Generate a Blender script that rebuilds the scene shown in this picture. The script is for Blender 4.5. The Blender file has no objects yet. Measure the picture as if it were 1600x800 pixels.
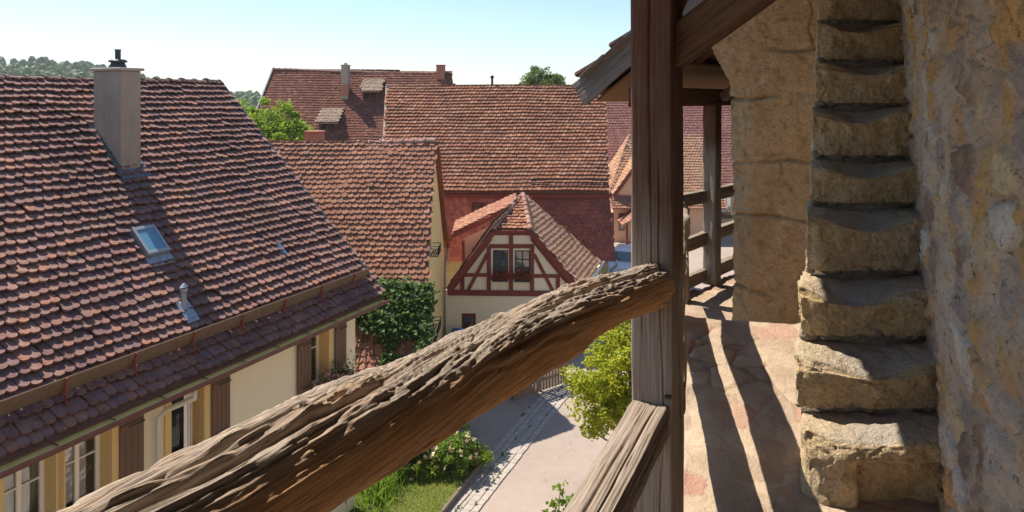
import bpy, math, random
import numpy as np
from mathutils import Vector, Matrix
from mathutils.geometry import tessellate_polygon

SC = bpy.context.scene
COL = SC.collection
random.seed(7)
RNG = np.random.default_rng(11)

# ------------------------------------------------------------------ frames
# world: x to the right, y ahead, z up; street level z = 0; eye at z = E
E = 9.5
F = 1067.0
HZ = 155.0
CT, ST = 0.9026, 0.4305          # the town wall runs 25.5 degrees to the right of the view


def at(col, row, d):
    return Vector(((col - 800) / F * d, d, E - (row - HZ) / F * d))


def gr(col, row, z=0.0):
    d = F * (E - z) / (row - HZ)
    return Vector(((col - 800) / F * d, d, z))


def W(x, y, z=0.0):
    """wall frame (x across, y along the wall), z relative to the eye"""
    return Vector((x * CT + y * ST, -x * ST + y * CT, E + z))


def hit(col, row, p0, nrm):
    dv = Vector(((col - 800) / F, 1.0, -(row - HZ) / F))
    c = Vector((0, 0, E))
    t = (Vector(p0) - c).dot(nrm) / dv.dot(nrm)
    return c + dv * t


# ------------------------------------------------------------------ noise
def _h(ix, iy, iz):
    n = (ix.astype(np.int64) * 374761393 + iy.astype(np.int64) * 668265263 + iz.astype(np.int64) * 1274126177) & 0xFFFFFFFF
    n = ((n ^ (n >> 13)) * 1274126177) & 0xFFFFFFFF
    n = (n ^ (n >> 16)) & 0xFFFF
    return n / 32767.5 - 1.0


def vnoise(p):
    p = np.asarray(p, float)
    i = np.floor(p)
    f = p - i
    f = f * f * f * (f * (f * 6 - 15) + 10)
    i = i.astype(np.int64)
    x, y, z = i[:, 0], i[:, 1], i[:, 2]
    fx, fy, fz = f[:, 0], f[:, 1], f[:, 2]
    def L(a, b, t): return a + (b - a) * t
    x0 = L(_h(x, y, z), _h(x + 1, y, z), fx)
    x1 = L(_h(x, y + 1, z), _h(x + 1, y + 1, z), fx)
    x2 = L(_h(x, y, z + 1), _h(x + 1, y, z + 1), fx)
    x3 = L(_h(x, y + 1, z + 1), _h(x + 1, y + 1, z + 1), fx)
    return L(L(x0, x1, fy), L(x2, x3, fy), fz)


def fbm(p, o=4, g=0.5):
    p = np.asarray(p, float)
    s = 0; a = 1.0; t = 0
    for k in range(o):
        s = s + a * vnoise(p * (2 ** k) + 17.3 * k)
        t += a; a *= g
    return s / t


def worley(p):
    """distance to the nearest and second nearest jittered cell point, and the cell's random value"""
    p = np.asarray(p, float)
    i = np.floor(p).astype(np.int64)
    d1 = np.full(len(p), 9.0); d2 = np.full(len(p), 9.0); cid = np.zeros(len(p))
    for a in (-1, 0, 1):
        for b in (-1, 0, 1):
            for c in (-1, 0, 1):
                x, y, z = i[:, 0] + a, i[:, 1] + b, i[:, 2] + c
                q = np.stack([x + 0.5 + 0.42 * _h(x, y, z), y + 0.5 + 0.42 * _h(x + 91, y, z), z + 0.5 + 0.42 * _h(x, y + 57, z)], 1)
                d = np.linalg.norm(p - q, axis=1)
                near = d < d1
                d2 = np.where(near, d1, np.minimum(d2, d))
                cid = np.where(near, _h(x + 13, y + 7, z + 3) * 0.5 + 0.5, cid)
                d1 = np.where(near, d, d1)
    return d1, d2, cid


def sstep(a, b, x):
    t = np.clip((x - a) / (b - a), 0, 1)
    return t * t * (3 - 2 * t)


# ------------------------------------------------------------------ objects
def tag(o, label=None, cat=None, group=None, kind=None):
    if label: o['label'] = label
    if cat: o['category'] = cat
    if group: o['group'] = group
    if kind: o['kind'] = kind
    return o


def thing(name, label, cat, loc, group=None, kind=None):
    o = bpy.data.objects.new(name, None)
    COL.objects.link(o)
    o.location = loc
    o.empty_display_size = 0.3
    return tag(o, label, cat, group, kind)


def wloc(o):
    p = Vector(o.location)
    while o.parent is not None:
        o = o.parent
        p += Vector(o.location)
    return p


def mesh(name, verts, faces, mat, parent=None, uv=None, attrs=None, smooth=False, rot=None):
    """verts in world coordinates (or a parent's); one mesh object; origin at the parent's or at the base"""
    v = np.asarray([tuple(p) for p in verts] if not isinstance(verts, np.ndarray) else verts, float)
    if parent is not None:
        off = np.array(wloc(parent)); loc = (0, 0, 0)
    else:
        lo, hi = v.min(0), v.max(0)
        off = np.array([(lo[0] + hi[0]) / 2, (lo[1] + hi[1]) / 2, lo[2]]); loc = tuple(off)
    v = v - off
    me = bpy.data.meshes.new(name)
    fl = faces.tolist() if isinstance(faces, np.ndarray) else faces
    me.from_pydata(v.tolist(), [], fl)
    if uv is not None:
        ul = me.uv_layers.new(name='UVMap')
        idx = np.empty(len(me.loops), np.int32)
        me.loops.foreach_get('vertex_index', idx)
        ul.data.foreach_set('uv', np.asarray(uv, np.float32)[idx].ravel())
    if attrs:
        for k, a in attrs.items():
            at_ = me.attributes.new(k, 'FLOAT', 'POINT')
            at_.data.foreach_set('value', np.asarray(a, np.float32))
    if smooth:
        me.polygons.foreach_set('use_smooth', np.ones(len(me.polygons), bool))
    me.materials.append(mat)
    me.update()
    o = bpy.data.objects.new(name, me)
    COL.objects.link(o)
    o.location = loc
    if parent is not None: o.parent = parent
    return o


class MB:
    """collects simple shapes, builds one mesh object"""
    def __init__(s): s.v = []; s.f = []
    def add(s, vs, fs):
        b = len(s.v)
        s.v += [tuple(p) for p in vs]
        s.f += [[b + i for i in f] for f in fs]
        return s
    def box(s, o, ax, ay, az, bev=0.0):
        """box from corner o along three edge vectors"""
        o, ax, ay, az = Vector(o), Vector(ax), Vector(ay), Vector(az)
        if ax.cross(ay).dot(az) < 0: ax, ay = ay, ax
        if bev <= 0:
            p = [o, o + ax, o + ax + ay, o + ay]
            p = p + [q + az for q in p]
            return s.add(p, [(0, 3, 2, 1), (4, 5, 6, 7), (0, 1, 5, 4), (1, 2, 6, 5), (2, 3, 7, 6), (3, 0, 4, 7)])
        lx, ly, lz = ax.length, ay.length, az.length
        b = min(bev, lx * .45, ly * .45, lz * .45)
        ux, uy, uz = ax / lx, ay / ly, az / lz
        vs = []; fs = []; idx = {}
        def V(i, j, k, w):
            key = (i, j, k, w)
            if key not in idx:
                q = [0 if i == 0 else lx, 0 if j == 0 else ly, 0 if k == 0 else lz]
                for a, t in ((0, i), (1, j), (2, k)):
                    if a != w: q[a] += b if t == 0 else -b
                idx[key] = len(vs); vs.append(o + ux * q[0] + uy * q[1] + uz * q[2])
            return idx[key]
        c4 = [(0, 0), (1, 0), (1, 1), (0, 1)]
        for k in (0, 1):
            f = [V(i, j, k, 2) for i, j in c4]; fs.append(f[::-1] if k == 0 else f)
            f = [V(k, i, j, 0) for i, j in c4]; fs.append(f[::-1] if k == 0 else f)
            f = [V(j, k, i, 1) for i, j in c4]; fs.append(f[::-1] if k == 0 else f)
        for i in (0, 1):
            for j in (0, 1):
                f = [V(i, j, 0, 0), V(i, j, 1, 0), V(i, j, 1, 1), V(i, j, 0, 1)]; fs.append(f if (i + j) % 2 == 0 else f[::-1])
                f = [V(i, 0, j, 2), V(i, 1, j, 2), V(i, 1, j, 0), V(i, 0, j, 0)]; fs.append(f if (i + j) % 2 == 0 else f[::-1])
                f = [V(0, i, j, 1), V(1, i, j, 1), V(1, i, j, 2), V(0, i, j, 2)]; fs.append(f if (i + j) % 2 == 0 else f[::-1])
                for k in (0, 1):
                    f = [V(i, j, k, 0), V(i, j, k, 1), V(i, j, k, 2)]; fs.append(f if (i + j + k) % 2 == 1 else f[::-1])
        return s.add(vs, fs)
    def bar(s, p0, p1, w, h, up=(0, 0, 1), bev=0.0):
        """beam centred on the line p0-p1"""
        p0, p1 = Vector(p0), Vector(p1)
        d = p1 - p0
        r = d.cross(Vector(up)).normalized()
        u = r.cross(d).normalized()
        return s.box(p0 - r * w / 2 - u * h / 2, d, r * w, u * h, bev)
    def prism(s, poly, ext):
        poly = [Vector(p) for p in poly]; ext = Vector(ext)
        n = Vector((0, 0, 0))
        for i in range(len(poly)):
            n += (poly[i] - poly[0]).cross(poly[(i + 1) % len(poly)] - poly[0])
        if n.dot(ext) > 0: poly = poly[::-1]
        k = len(poly)
        fs = [list(range(k)), list(range(2 * k - 1, k - 1, -1))]
        for i in range(k):
            j = (i + 1) % k
            fs.append((i, k + i, k + j, j))
        return s.add(poly + [p + ext for p in poly], fs)
    def tube(s, pts, rad, n=10, cap=True):
        pts = [Vector(p) for p in pts]
        if not hasattr(rad, '__len__'): rad = [rad] * len(pts)
        vs = []; fs = []
        pr = None
        for i, p in enumerate(pts):
            d = (pts[min(i + 1, len(pts) - 1)] - pts[max(i - 1, 0)]).normalized()
            if pr is None:
                pr = d.orthogonal().normalized()
            pr = (pr - d * pr.dot(d)).normalized()
            q = d.cross(pr)
            for k in range(n):
                a = 2 * math.pi * k / n
                vs.append(p + (pr * math.cos(a) + q * math.sin(a)) * rad[i])
        for i in range(len(pts) - 1):
            for k in range(n):
                k2 = (k + 1) % n
                fs.append((i * n + k, i * n + k2, (i + 1) * n + k2, (i + 1) * n + k))
        if cap:
            fs.append(list(range(n))[::-1]); fs.append([(len(pts) - 1) * n + k for k in range(n)])
        return s.add(vs, fs)
    def ball(s, c, r, n=8, m=6, sq=(1, 1, 1)):
        c = Vector(c); vs = [c + Vector((0, 0, -r * sq[2]))]; fs = []
        for i in range(1, m):
            b = -math.pi / 2 + math.pi * i / m
            for k in range(n):
                a = 2 * math.pi * k / n
                vs.append(c + Vector((r * sq[0] * math.cos(b) * math.cos(a), r * sq[1] * math.cos(b) * math.sin(a), r * sq[2] * math.sin(b))))
        vs.append(c + Vector((0, 0, r * sq[2])))
        for k in range(n):
            fs.append((0, 1 + (k + 1) % n, 1 + k))
            fs.append((len(vs) - 1, 1 + (m - 2) * n + k, 1 + (m - 2) * n + (k + 1) % n))
        for i in range(m - 2):
            for k in range(n):
                a = 1 + i * n + k; b = 1 + i * n + (k + 1) % n
                fs.append((a, b, b + n, a + n))
        return s.add(vs, fs)
    def wall(s, o, u, n, outer, holes=(), thick=0.3):
        """wall panel: outline and openings in (along u, height) metres from o; n points outside; reveals are closed"""
        o, u, n = Vector(o), Vector(u).normalized(), Vector(n).normalized()
        z = Vector((0, 0, 1))
        loops = [list(outer)] + [list(h) for h in holes]
        P = lambda q, b: o + u * q[0] + z * q[1] - n * (thick if b else 0)
        flat = [q for l in loops for q in l]
        tris = tessellate_polygon([[Vector((q[0], q[1], 0)) for q in l] for l in loops])
        k = len(flat)
        vs = [P(q, 0) for q in flat] + [P(q, 1) for q in flat]
        fs = []
        for t in tris:
            a, b, c = [vs[i] for i in t]
            t = list(t)
            if (b - a).cross(c - a).dot(n) < 0: t = t[::-1]
            fs.append(t); fs.append([i + k for i in t[::-1]])
        b0 = 0
        for l in loops:
            for i in range(len(l)):
                a, b = b0 + i, b0 + (i + 1) % len(l)
                fs.append((a, b, b + k, a + k))
            b0 += len(l)
        return s.add(vs, fs)
    def build(s, name, mat, parent=None, smooth=False, attrs=None):
        return mesh(name, s.v, s.f, mat, parent, smooth=smooth, attrs=attrs)


def rect(a, b, c, d):
    return [(a, c), (b, c), (b, d), (a, d)]


# ------------------------------------------------------------------ materials
class NT:
    def __init__(s, name):
        s.m = bpy.data.materials.new(name); s.m.use_nodes = True
        s.t = s.m.node_tree; s.n = s.t.nodes; s.l = s.t.links
        s.b = s.n['Principled BSDF']; s.out = s.n['Material Output']
        s.tc = s.n.new('ShaderNodeTexCoord')
    def new(s, typ, **kw):
        nd = s.n.new(typ)
        for k, v in kw.items(): setattr(nd, k, v)
        return nd
    def put(s, sock, v):
        if isinstance(v, bpy.types.NodeSocket): s.l.new(v, sock)
        elif v is not None:
            if hasattr(sock.default_value, '__len__') and not hasattr(v, '__len__'): v = (v, v, v)
            if sock.type == 'RGBA' and len(v) == 3: v = (*v, 1)
            sock.default_value = v
    def vec(s, kind='Object', scale=(1, 1, 1), loc=(0, 0, 0)):
        mp = s.new('ShaderNodeMapping')
        s.l.new(s.tc.outputs[kind], mp.inputs[0])
        mp.inputs['Scale'].default_value = scale; mp.inputs['Location'].default_value = loc
        return mp.outputs[0]
    def noise(s, v, scale, detail=4, rough=0.55, dist=0.0):
        nd = s.new('ShaderNodeTexNoise')
        s.put(nd.inputs['Vector'], v); s.put(nd.inputs['Scale'], scale); s.put(nd.inputs['Detail'], detail)
        s.put(nd.inputs['Roughness'], rough); s.put(nd.inputs['Distortion'], dist)
        return nd.outputs['Fac']
    def voro(s, v, scale, feature='F1', out='Distance', rnd=1.0):
        nd = s.new('ShaderNodeTexVoronoi', feature=feature)
        s.put(nd.inputs['Vector'], v); s.put(nd.inputs['Scale'], scale); s.put(nd.inputs['Randomness'], rnd)
        return nd.outputs[out]
    def ramp(s, f, stops, interp='LINEAR'):
        nd = s.new('ShaderNodeValToRGB'); nd.color_ramp.interpolation = interp
        els = nd.color_ramp.elements
        while len(els) < len(stops): els.new(0.5)
        for e, (p, c) in zip(els, stops):
            e.position = p
            if not hasattr(c, '__len__'): c = (c, c, c)
            e.color = (*c[:3], 1)
        s.put(nd.inputs[0], f)
        return nd.outputs[0]
    def mix(s, f, a, b, mode='MIX'):
        nd = s.new('ShaderNodeMix', data_type='RGBA', blend_type=mode)
        s.put(nd.inputs[0], f); s.put(nd.inputs[6], a); s.put(nd.inputs[7], b)
        return nd.outputs[2]
    def math(s, op, a, b=None, clamp=False):
        nd = s.new('ShaderNodeMath', operation=op, use_clamp=clamp)
        s.put(nd.inputs[0], a)
        if b is not None: s.put(nd.inputs[1], b)
        return nd.outputs[0]
    def attr(s, name):
        return s.new('ShaderNodeAttribute', attribute_name=name).outputs['Fac']
    def bump(s, h, strength=0.5, dist=0.02, prev=None):
        nd = s.new('ShaderNodeBump')
        s.put(nd.inputs['Strength'], strength); s.put(nd.inputs['Distance'], dist); s.put(nd.inputs['Height'], h)
        if prev is not None: s.put(nd.inputs['Normal'], prev)
        return nd.outputs[0]
    def done(s, col, rough=0.8, nrm=None, spec=0.3, metal=0.0):
        s.put(s.b.inputs['Base Color'], col); s.put(s.b.inputs['Roughness'], rough)
        s.put(s.b.inputs['Metallic'], metal)
        s.put(s.b.inputs['Specular IOR Level'], spec)
        if nrm is not None: s.put(s.b.inputs['Normal'], nrm)
        return s.m


def m_tile(name, cols, stain=(0.05, 0.035, 0.035), stain_amt=0.5, rough=0.85, patch=1.0):
    t = NT(name)
    r = t.attr('rnd')
    k = len(cols)
    c = t.ramp(r, [(i / k, cc) for i, cc in enumerate(cols)], 'CONSTANT')
    v = t.vec()
    n1 = t.noise(v, 0.6 * patch, 5, 0.6)
    c = t.mix(t.ramp(n1, [(0.42, 0), (0.7, stain_amt)]), c, stain)
    n2 = t.noise(v, 22, 4, 0.7)
    c = t.mix(t.ramp(n2, [(0.35, 0.0), (0.8, 0.45)]), c, tuple(x * 1.7 + 0.03 for x in cols[0]))
    n3 = t.noise(v, 9, 5, 0.7)
    c = t.mix(t.ramp(n3, [(0.54, 0), (0.66, 0.65)]), c, (0.05, 0.042, 0.036))
    n4 = t.noise(t.vec(loc=(4, 9, 2)), 2.4, 6, 0.7)
    c = t.mix(t.ramp(n4, [(0.58, 0), (0.70, 0.55)]), c, (0.085, 0.075, 0.05))
    n5 = t.noise(t.vec(loc=(7, 1, 5)), 34, 3, 0.6)
    c = t.mix(t.ramp(n5, [(0.66, 0), (0.72, 0.5)]), c, (0.36, 0.34, 0.27))
    return t.done(c, rough, t.bump(n2, 0.6, 0.01), 0.1)


def m_plaster(name, col, dirt=0.25, scale=1.0, rough=0.9):
    t = NT(name); v = t.vec()
    n = t.noise(v, 0.9 * scale, 6, 0.6)
    n2 = t.noise(t.vec(scale=(6, 6, 0.5)), 1.4 * scale, 4, 0.6)
    c = t.mix(t.ramp(n, [(0.4, 0), (0.75, dirt)]), col, tuple(x * 0.55 for x in col))
    c = t.mix(t.ramp(n2, [(0.5, 0), (0.75, dirt)]), c, tuple(x * 0.65 for x in col))
    return t.done(c, rough, t.bump(t.noise(v, 40, 3, 0.6), 0.25, 0.01), 0.2)


def m_paint(name, col, rough=0.55, var=0.2):
    t = NT(name); v = t.vec()
    n = t.noise(v, 6, 5, 0.65)
    c = t.mix(t.ramp(n, [(0.35, 0), (0.75, var)]), col, tuple(x * 0.5 for x in col))
    return t.done(c, rough, t.bump(t.noise(t.vec(scale=(8, 8, 1)), 6, 4), 0.15, 0.005), 0.35)


def m_metal(name, col, rough=0.4, metal=0.8):
    t = NT(name); v = t.vec()
    n = t.noise(v, 9, 5, 0.65)
    c = t.mix(t.ramp(n, [(0.4, 0), (0.75, 0.5)]), col, tuple(x * 0.45 for x in col))
    return t.done(c, t.ramp(n, [(0.3, rough), (0.8, min(1, rough + 0.3))]), None, 0.5, metal)


def m_leaf(name, cols, trans=0.35, rough=0.55):
    t = NT(name)
    c = t.ramp(t.attr('rnd'), [(i / (len(cols) - 1), cc) for i, cc in enumerate(cols)])
    t.done(c, rough, None, 0.3)
    tr = t.new('ShaderNodeBsdfTranslucent')
    c2 = t.mix(0.5, c, (0.35, 0.45, 0.05), 'MIX')
    t.put(tr.inputs[0], c2)
    mx = t.new('ShaderNodeMixShader'); mx.inputs[0].default_value = trans
    t.l.new(t.b.outputs[0], mx.inputs[1]); t.l.new(tr.outputs[0], mx.inputs[2])
    t.l.new(mx.outputs[0], t.out.inputs[0])
    return t.m


def m_glass(name, tint=(0.75, 0.82, 0.85)):
    t = NT(name)
    g = t.new('ShaderNodeBsdfGlossy'); g.inputs['Roughness'].default_value = 0.03
    tr = t.new('ShaderNodeBsdfTransparent'); t.put(tr.inputs[0], tint)
    fr = t.new('ShaderNodeFresnel'); fr.inputs[0].default_value = 1.6
    wob = t.bump(t.noise(t.vec(), 3, 2), 0.15, 0.02)
    t.l.new(wob, g.inputs['Normal'])
    f = t.math('ADD', fr.outputs[0], 0.1, True)
    mx = t.new('ShaderNodeMixShader'); t.l.new(f, mx.inputs[0])
    t.l.new(tr.outputs[0], mx.inputs[1]); t.l.new(g.outputs[0], mx.inputs[2])
    t.l.new(mx.outputs[0], t.out.inputs[0])
    return t.m


def m_wood(name, grey, brown, dark, weather='attr', su=1.6, sv=34, bump=0.7, bd=0.012):
    """grain runs along u (metres); 'wea' attribute: 1 = bleached by weather, 0 = brown"""
    t = NT(name)
    v = t.vec('UV', (su, sv, 1))
    g1 = t.noise(v, 1.0, 6, 0.62, 0.6)
    g2 = t.noise(t.vec('UV', (su * 4, sv * 4, 1)), 1.0, 5, 0.6, 0.3)
    big = t.noise(t.vec('UV', (1.3, 5, 1)), 1.4, 5, 0.6, 0.4)
    w = t.attr('wea')
    wn = t.math('ADD', w, t.math('MULTIPLY', t.math('SUBTRACT', big, 0.5), 1.1), True)
    gcol = t.ramp(g1, [(0.25, dark), (0.36, tuple(x * 0.55 for x in grey)), (0.52, tuple(x * 0.8 for x in grey)), (0.7, grey)])
    bcol = t.ramp(g1, [(0.22, dark), (0.36, tuple(x * 0.6 for x in brown)), (0.6, brown), (0.8, tuple(min(1, x * 1.15) for x in brown))])
    c = t.mix(wn, bcol, gcol)
    c = t.mix(t.ramp(g2, [(0.3, 0.6), (0.45, 0.0)]), c, dark)
    g3 = t.noise(t.vec('UV', (su * 2.2, sv * 2.6, 1), (7, 3, 0)), 1.0, 4, 0.5, 0.9)
    c = t.mix(t.ramp(g3, [(0.30, 0.85), (0.345, 0.0)]), c, tuple(x * .5 for x in dark))
    c = t.mix(t.ramp(big, [(0.6, 0), (0.85, 0.35)]), c, tuple(x * 0.5 for x in brown))
    h = t.math('ADD', g1, t.math('MULTIPLY', g2, 0.5))
    n = t.bump(h, bump, bd)
    return t.done(c, 0.85, n, 0.2)


def m_stone(name, base, warm, dark, pale, sc=1.0, bump=0.6, mott=0.5):
    t = NT(name); v = t.vec()
    n1 = t.noise(v, 2.2 * sc, 7, 0.62)
    n2 = t.noise(v, 9 * sc, 6, 0.65)
    n3 = t.noise(v, 45 * sc, 5, 0.7)
    c = t.mix(t.ramp(n1, [(0.38, 0), (0.62, 1)]), base, warm)
    c = t.mix(t.ramp(n2, [(0.5, 0), (0.72, mott)]), c, dark)
    c = t.mix(t.ramp(t.noise(t.vec(loc=(5, 3, 1)), 5 * sc, 6, 0.65), [(0.56, 0), (0.72, mott)]), c, pale)
    c = t.mix(t.ramp(n3, [(0.3, 0.6), (0.5, 0)]), c, tuple(x * 0.45 for x in dark))
    c = t.mix(t.ramp(t.noise(v, 1.1 * sc, 6, 0.7), [(0.5, 0), (0.66, 0.55)]), c, tuple(x * 0.6 for x in base))
    h = t.math('ADD', n3, t.math('MULTIPLY', n2, 1.5))
    return t.done(c, 0.92, t.bump(h, bump, 0.02), 0.15)


# ------------------------------------------------------------------ tiles
def inside(poly, x, y):
    r = np.zeros(len(x), bool)
    k = len(poly)
    for i in range(k):
        x0, y0 = poly[i]; x1, y1 = poly[(i + 1) % k]
        if y0 == y1: continue
        c = ((y0 > y) != (y1 > y)) & (x < (x1 - x0) * (y - y0) / (y1 - y0) + x0)
        r ^= c
    return r


def tile_field(poly, udir, w=0.18, e=0.2, t=0.024, seed=1, sag=0.03, jit=1.0, base=0.1, lf=1.95):
    """rows of round ended clay tiles laid on a planar outline, on a solid roof board of thickness `base`.
    returns verts, faces, rnd"""
    rg = np.random.default_rng(seed)
    P = [Vector(p) for p in poly]
    n = Vector((0, 0, 0))
    for i in range(len(P)): n += (P[i] - P[0]).cross(P[(i + 1) % len(P)] - P[0])
    n.normalize()
    if n.z < 0: n = -n; P = P[::-1]
    U = Vector(udir); U = (U - n * U.dot(n)).normalized()
    V = n.cross(U)
    if V.z < 0: U = -U; V = -V
    o = P[0]
    p2 = [((p - o).dot(U), (p - o).dot(V)) for p in P]
    us = [q[0] for q in p2]; vs = [q[1] for q in p2]
    u0, u1, v0, v1 = min(us), max(us), min(vs), max(vs)
    nr = int((v1 - v0) / e) + 1
    nc = int((u1 - u0) / w) + 2
    cu, cv = np.meshgrid(np.arange(nc), np.arange(nr))
    cu = cu.ravel().astype(float); cv = cv.ravel()
    drift = rg.normal(0, 0.006 * jit, nr)
    uu = u0 + (cu + 0.5 * (cv % 2)) * w + rg.normal(0, 0.006 * jit, len(cu))
    vv = v0 + cv * e + drift[cv] + rg.normal(0, 0.009 * jit, len(cu))
    row_wave = 0.010 * jit * np.sin(uu * 0.9 + cv * 0.35) + 0.007 * jit * np.sin(uu * 2.3 + cv * 1.1)
    ok = inside(p2, np.clip(uu, u0 + .01, u1 - .01), np.clip(v0 + (cv + 0.45) * e, v0 + .01, v1 - .01)) & (uu > u0 - w * .2) & (uu < u1 + w * .2)
    uu, vv, row_wave = uu[ok], vv[ok] + row_wave[ok], row_wave[ok]
    N = len(uu)
    L = e * 1.45
    hw = w / 2 - 0.004
    tx = np.array([-hw, -hw * .62, 0, hw * .62, hw, hw, -hw])
    ty = np.array([w * .28, w * .06, 0, w * .06, w * .28, L, L])
    lift = t * lf
    tz = lift * (1 - ty / L) + 0.004
    X = np.concatenate([tx, tx[:5]]); Y = np.concatenate([ty, ty[:5]]); Z = np.concatenate([tz, tz[:5] - t])
    rot = rg.normal(0, 0.018 * jit, N); roll = rg.normal(0, 0.025 * jit, N); up = np.abs(rg.normal(0, 0.004 * jit, N)) + (rg.random(N) < .03) * .012 * jit
    px = uu[:, None] + X[None] * np.cos(rot)[:, None] - Y[None] * np.sin(rot)[:, None]
    py = np.minimum(vv[:, None] + Y[None] + X[None] * np.sin(rot)[:, None], v1 - .005)
    sg = fbm(np.stack([uu * .35 + seed, vv * .35, uu * 0], 1), 2) * sag + np.sin(uu * .21 + seed) * sag * .6
    pz = Z[None] + X[None] * roll[:, None] + (up + sg + sag * 1.3)[:, None]
    o_, U_, V_, n_ = [np.array(a) for a in (o, U, V, n)]
    vert = o_ + px[..., None] * U_ + py[..., None] * V_ + pz[..., None] * n_
    vert = vert.reshape(-1, 3)
    b = (np.arange(N) * 12)[:, None]
    faces = []
    top = (b + np.arange(7)[None]).tolist()
    faces += top
    for k in range(4):
        faces += (b + np.array([k, k + 7, k + 8, k + 1])[None]).tolist()
    side = (b + np.array([0, 6, 7])[None]).tolist(); faces += side
    side = (b + np.array([4, 11, 5])[None]).tolist(); faces += side
    rnd = np.repeat(rg.random(N), 12)
    # roof board underneath
    nb = len(vert); k = len(P)
    bd = np.array([tuple(p - n * 0.012) for p in P] + [tuple(p - n * (0.012 + base)) for p in P])
    vert = np.concatenate([vert, bd]); rnd = np.concatenate([rnd, np.full(2 * k, 0.1)])
    faces.append([nb + i for i in range(k)]); faces.append([nb + k + i for i in range(k)][::-1])
    for i in range(k):
        j = (i + 1) % k
        faces.append([nb + i, nb + k + i, nb + k + j, nb + j])
    return vert, faces, rnd


def roof(name, fields, mat, parent):
    V = []; Fc = []; R = []; b = 0
    for v, f, r in fields:
        V.append(v); Fc += [[i + b for i in q] for q in f]; R.append(r); b += len(v)
    return mesh(name, np.concatenate(V), Fc, mat, parent, attrs={'rnd': np.concatenate(R)})


def ridge_caps(p0, p1, r, l, seed=0, sag=0.0, scal=1.25):
    """overlapping half round ridge tiles"""
    rg = np.random.default_rng(seed)
    p0, p1 = Vector(p0), Vector(p1); d = p1 - p0; n = max(1, int(d.length / l)); dl = d / n; du = d.normalized()
    side = du.cross(Vector((0, 0, 1))).normalized(); up = side.cross(du)
    m = 7; V = []; Fc = []; R = []
    for i in range(n):
        a = p0 + dl * i; z = -sag * math.sin(math.pi * (i + .5) / n) + rg.normal(0, .008)
        b = len(V); rr = rg.random()
        for (s, rad) in ((-.06, r * scal), (.1, r * scal), (.1001, r), (1.0, r * .96)):
            for k in range(m):
                an = math.pi * (k / (m - 1)) * 1.1 - .05 * math.pi
                V.append(a + dl * s + side * math.cos(an) * rad + up * (math.sin(an) * rad * .95 + z)); R.append(rr)
        for j in range(3):
            for k in range(m - 1):
                Fc.append((b + j * m + k, b + (j + 1) * m + k, b + (j + 1) * m + k + 1, b + j * m + k + 1))
        Fc.append([b + k for k in range(m)][::-1]); Fc.append([b + 3 * m + k for k in range(m)])
    return np.array([tuple(v) for v in V]), Fc, np.array(R)


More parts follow.
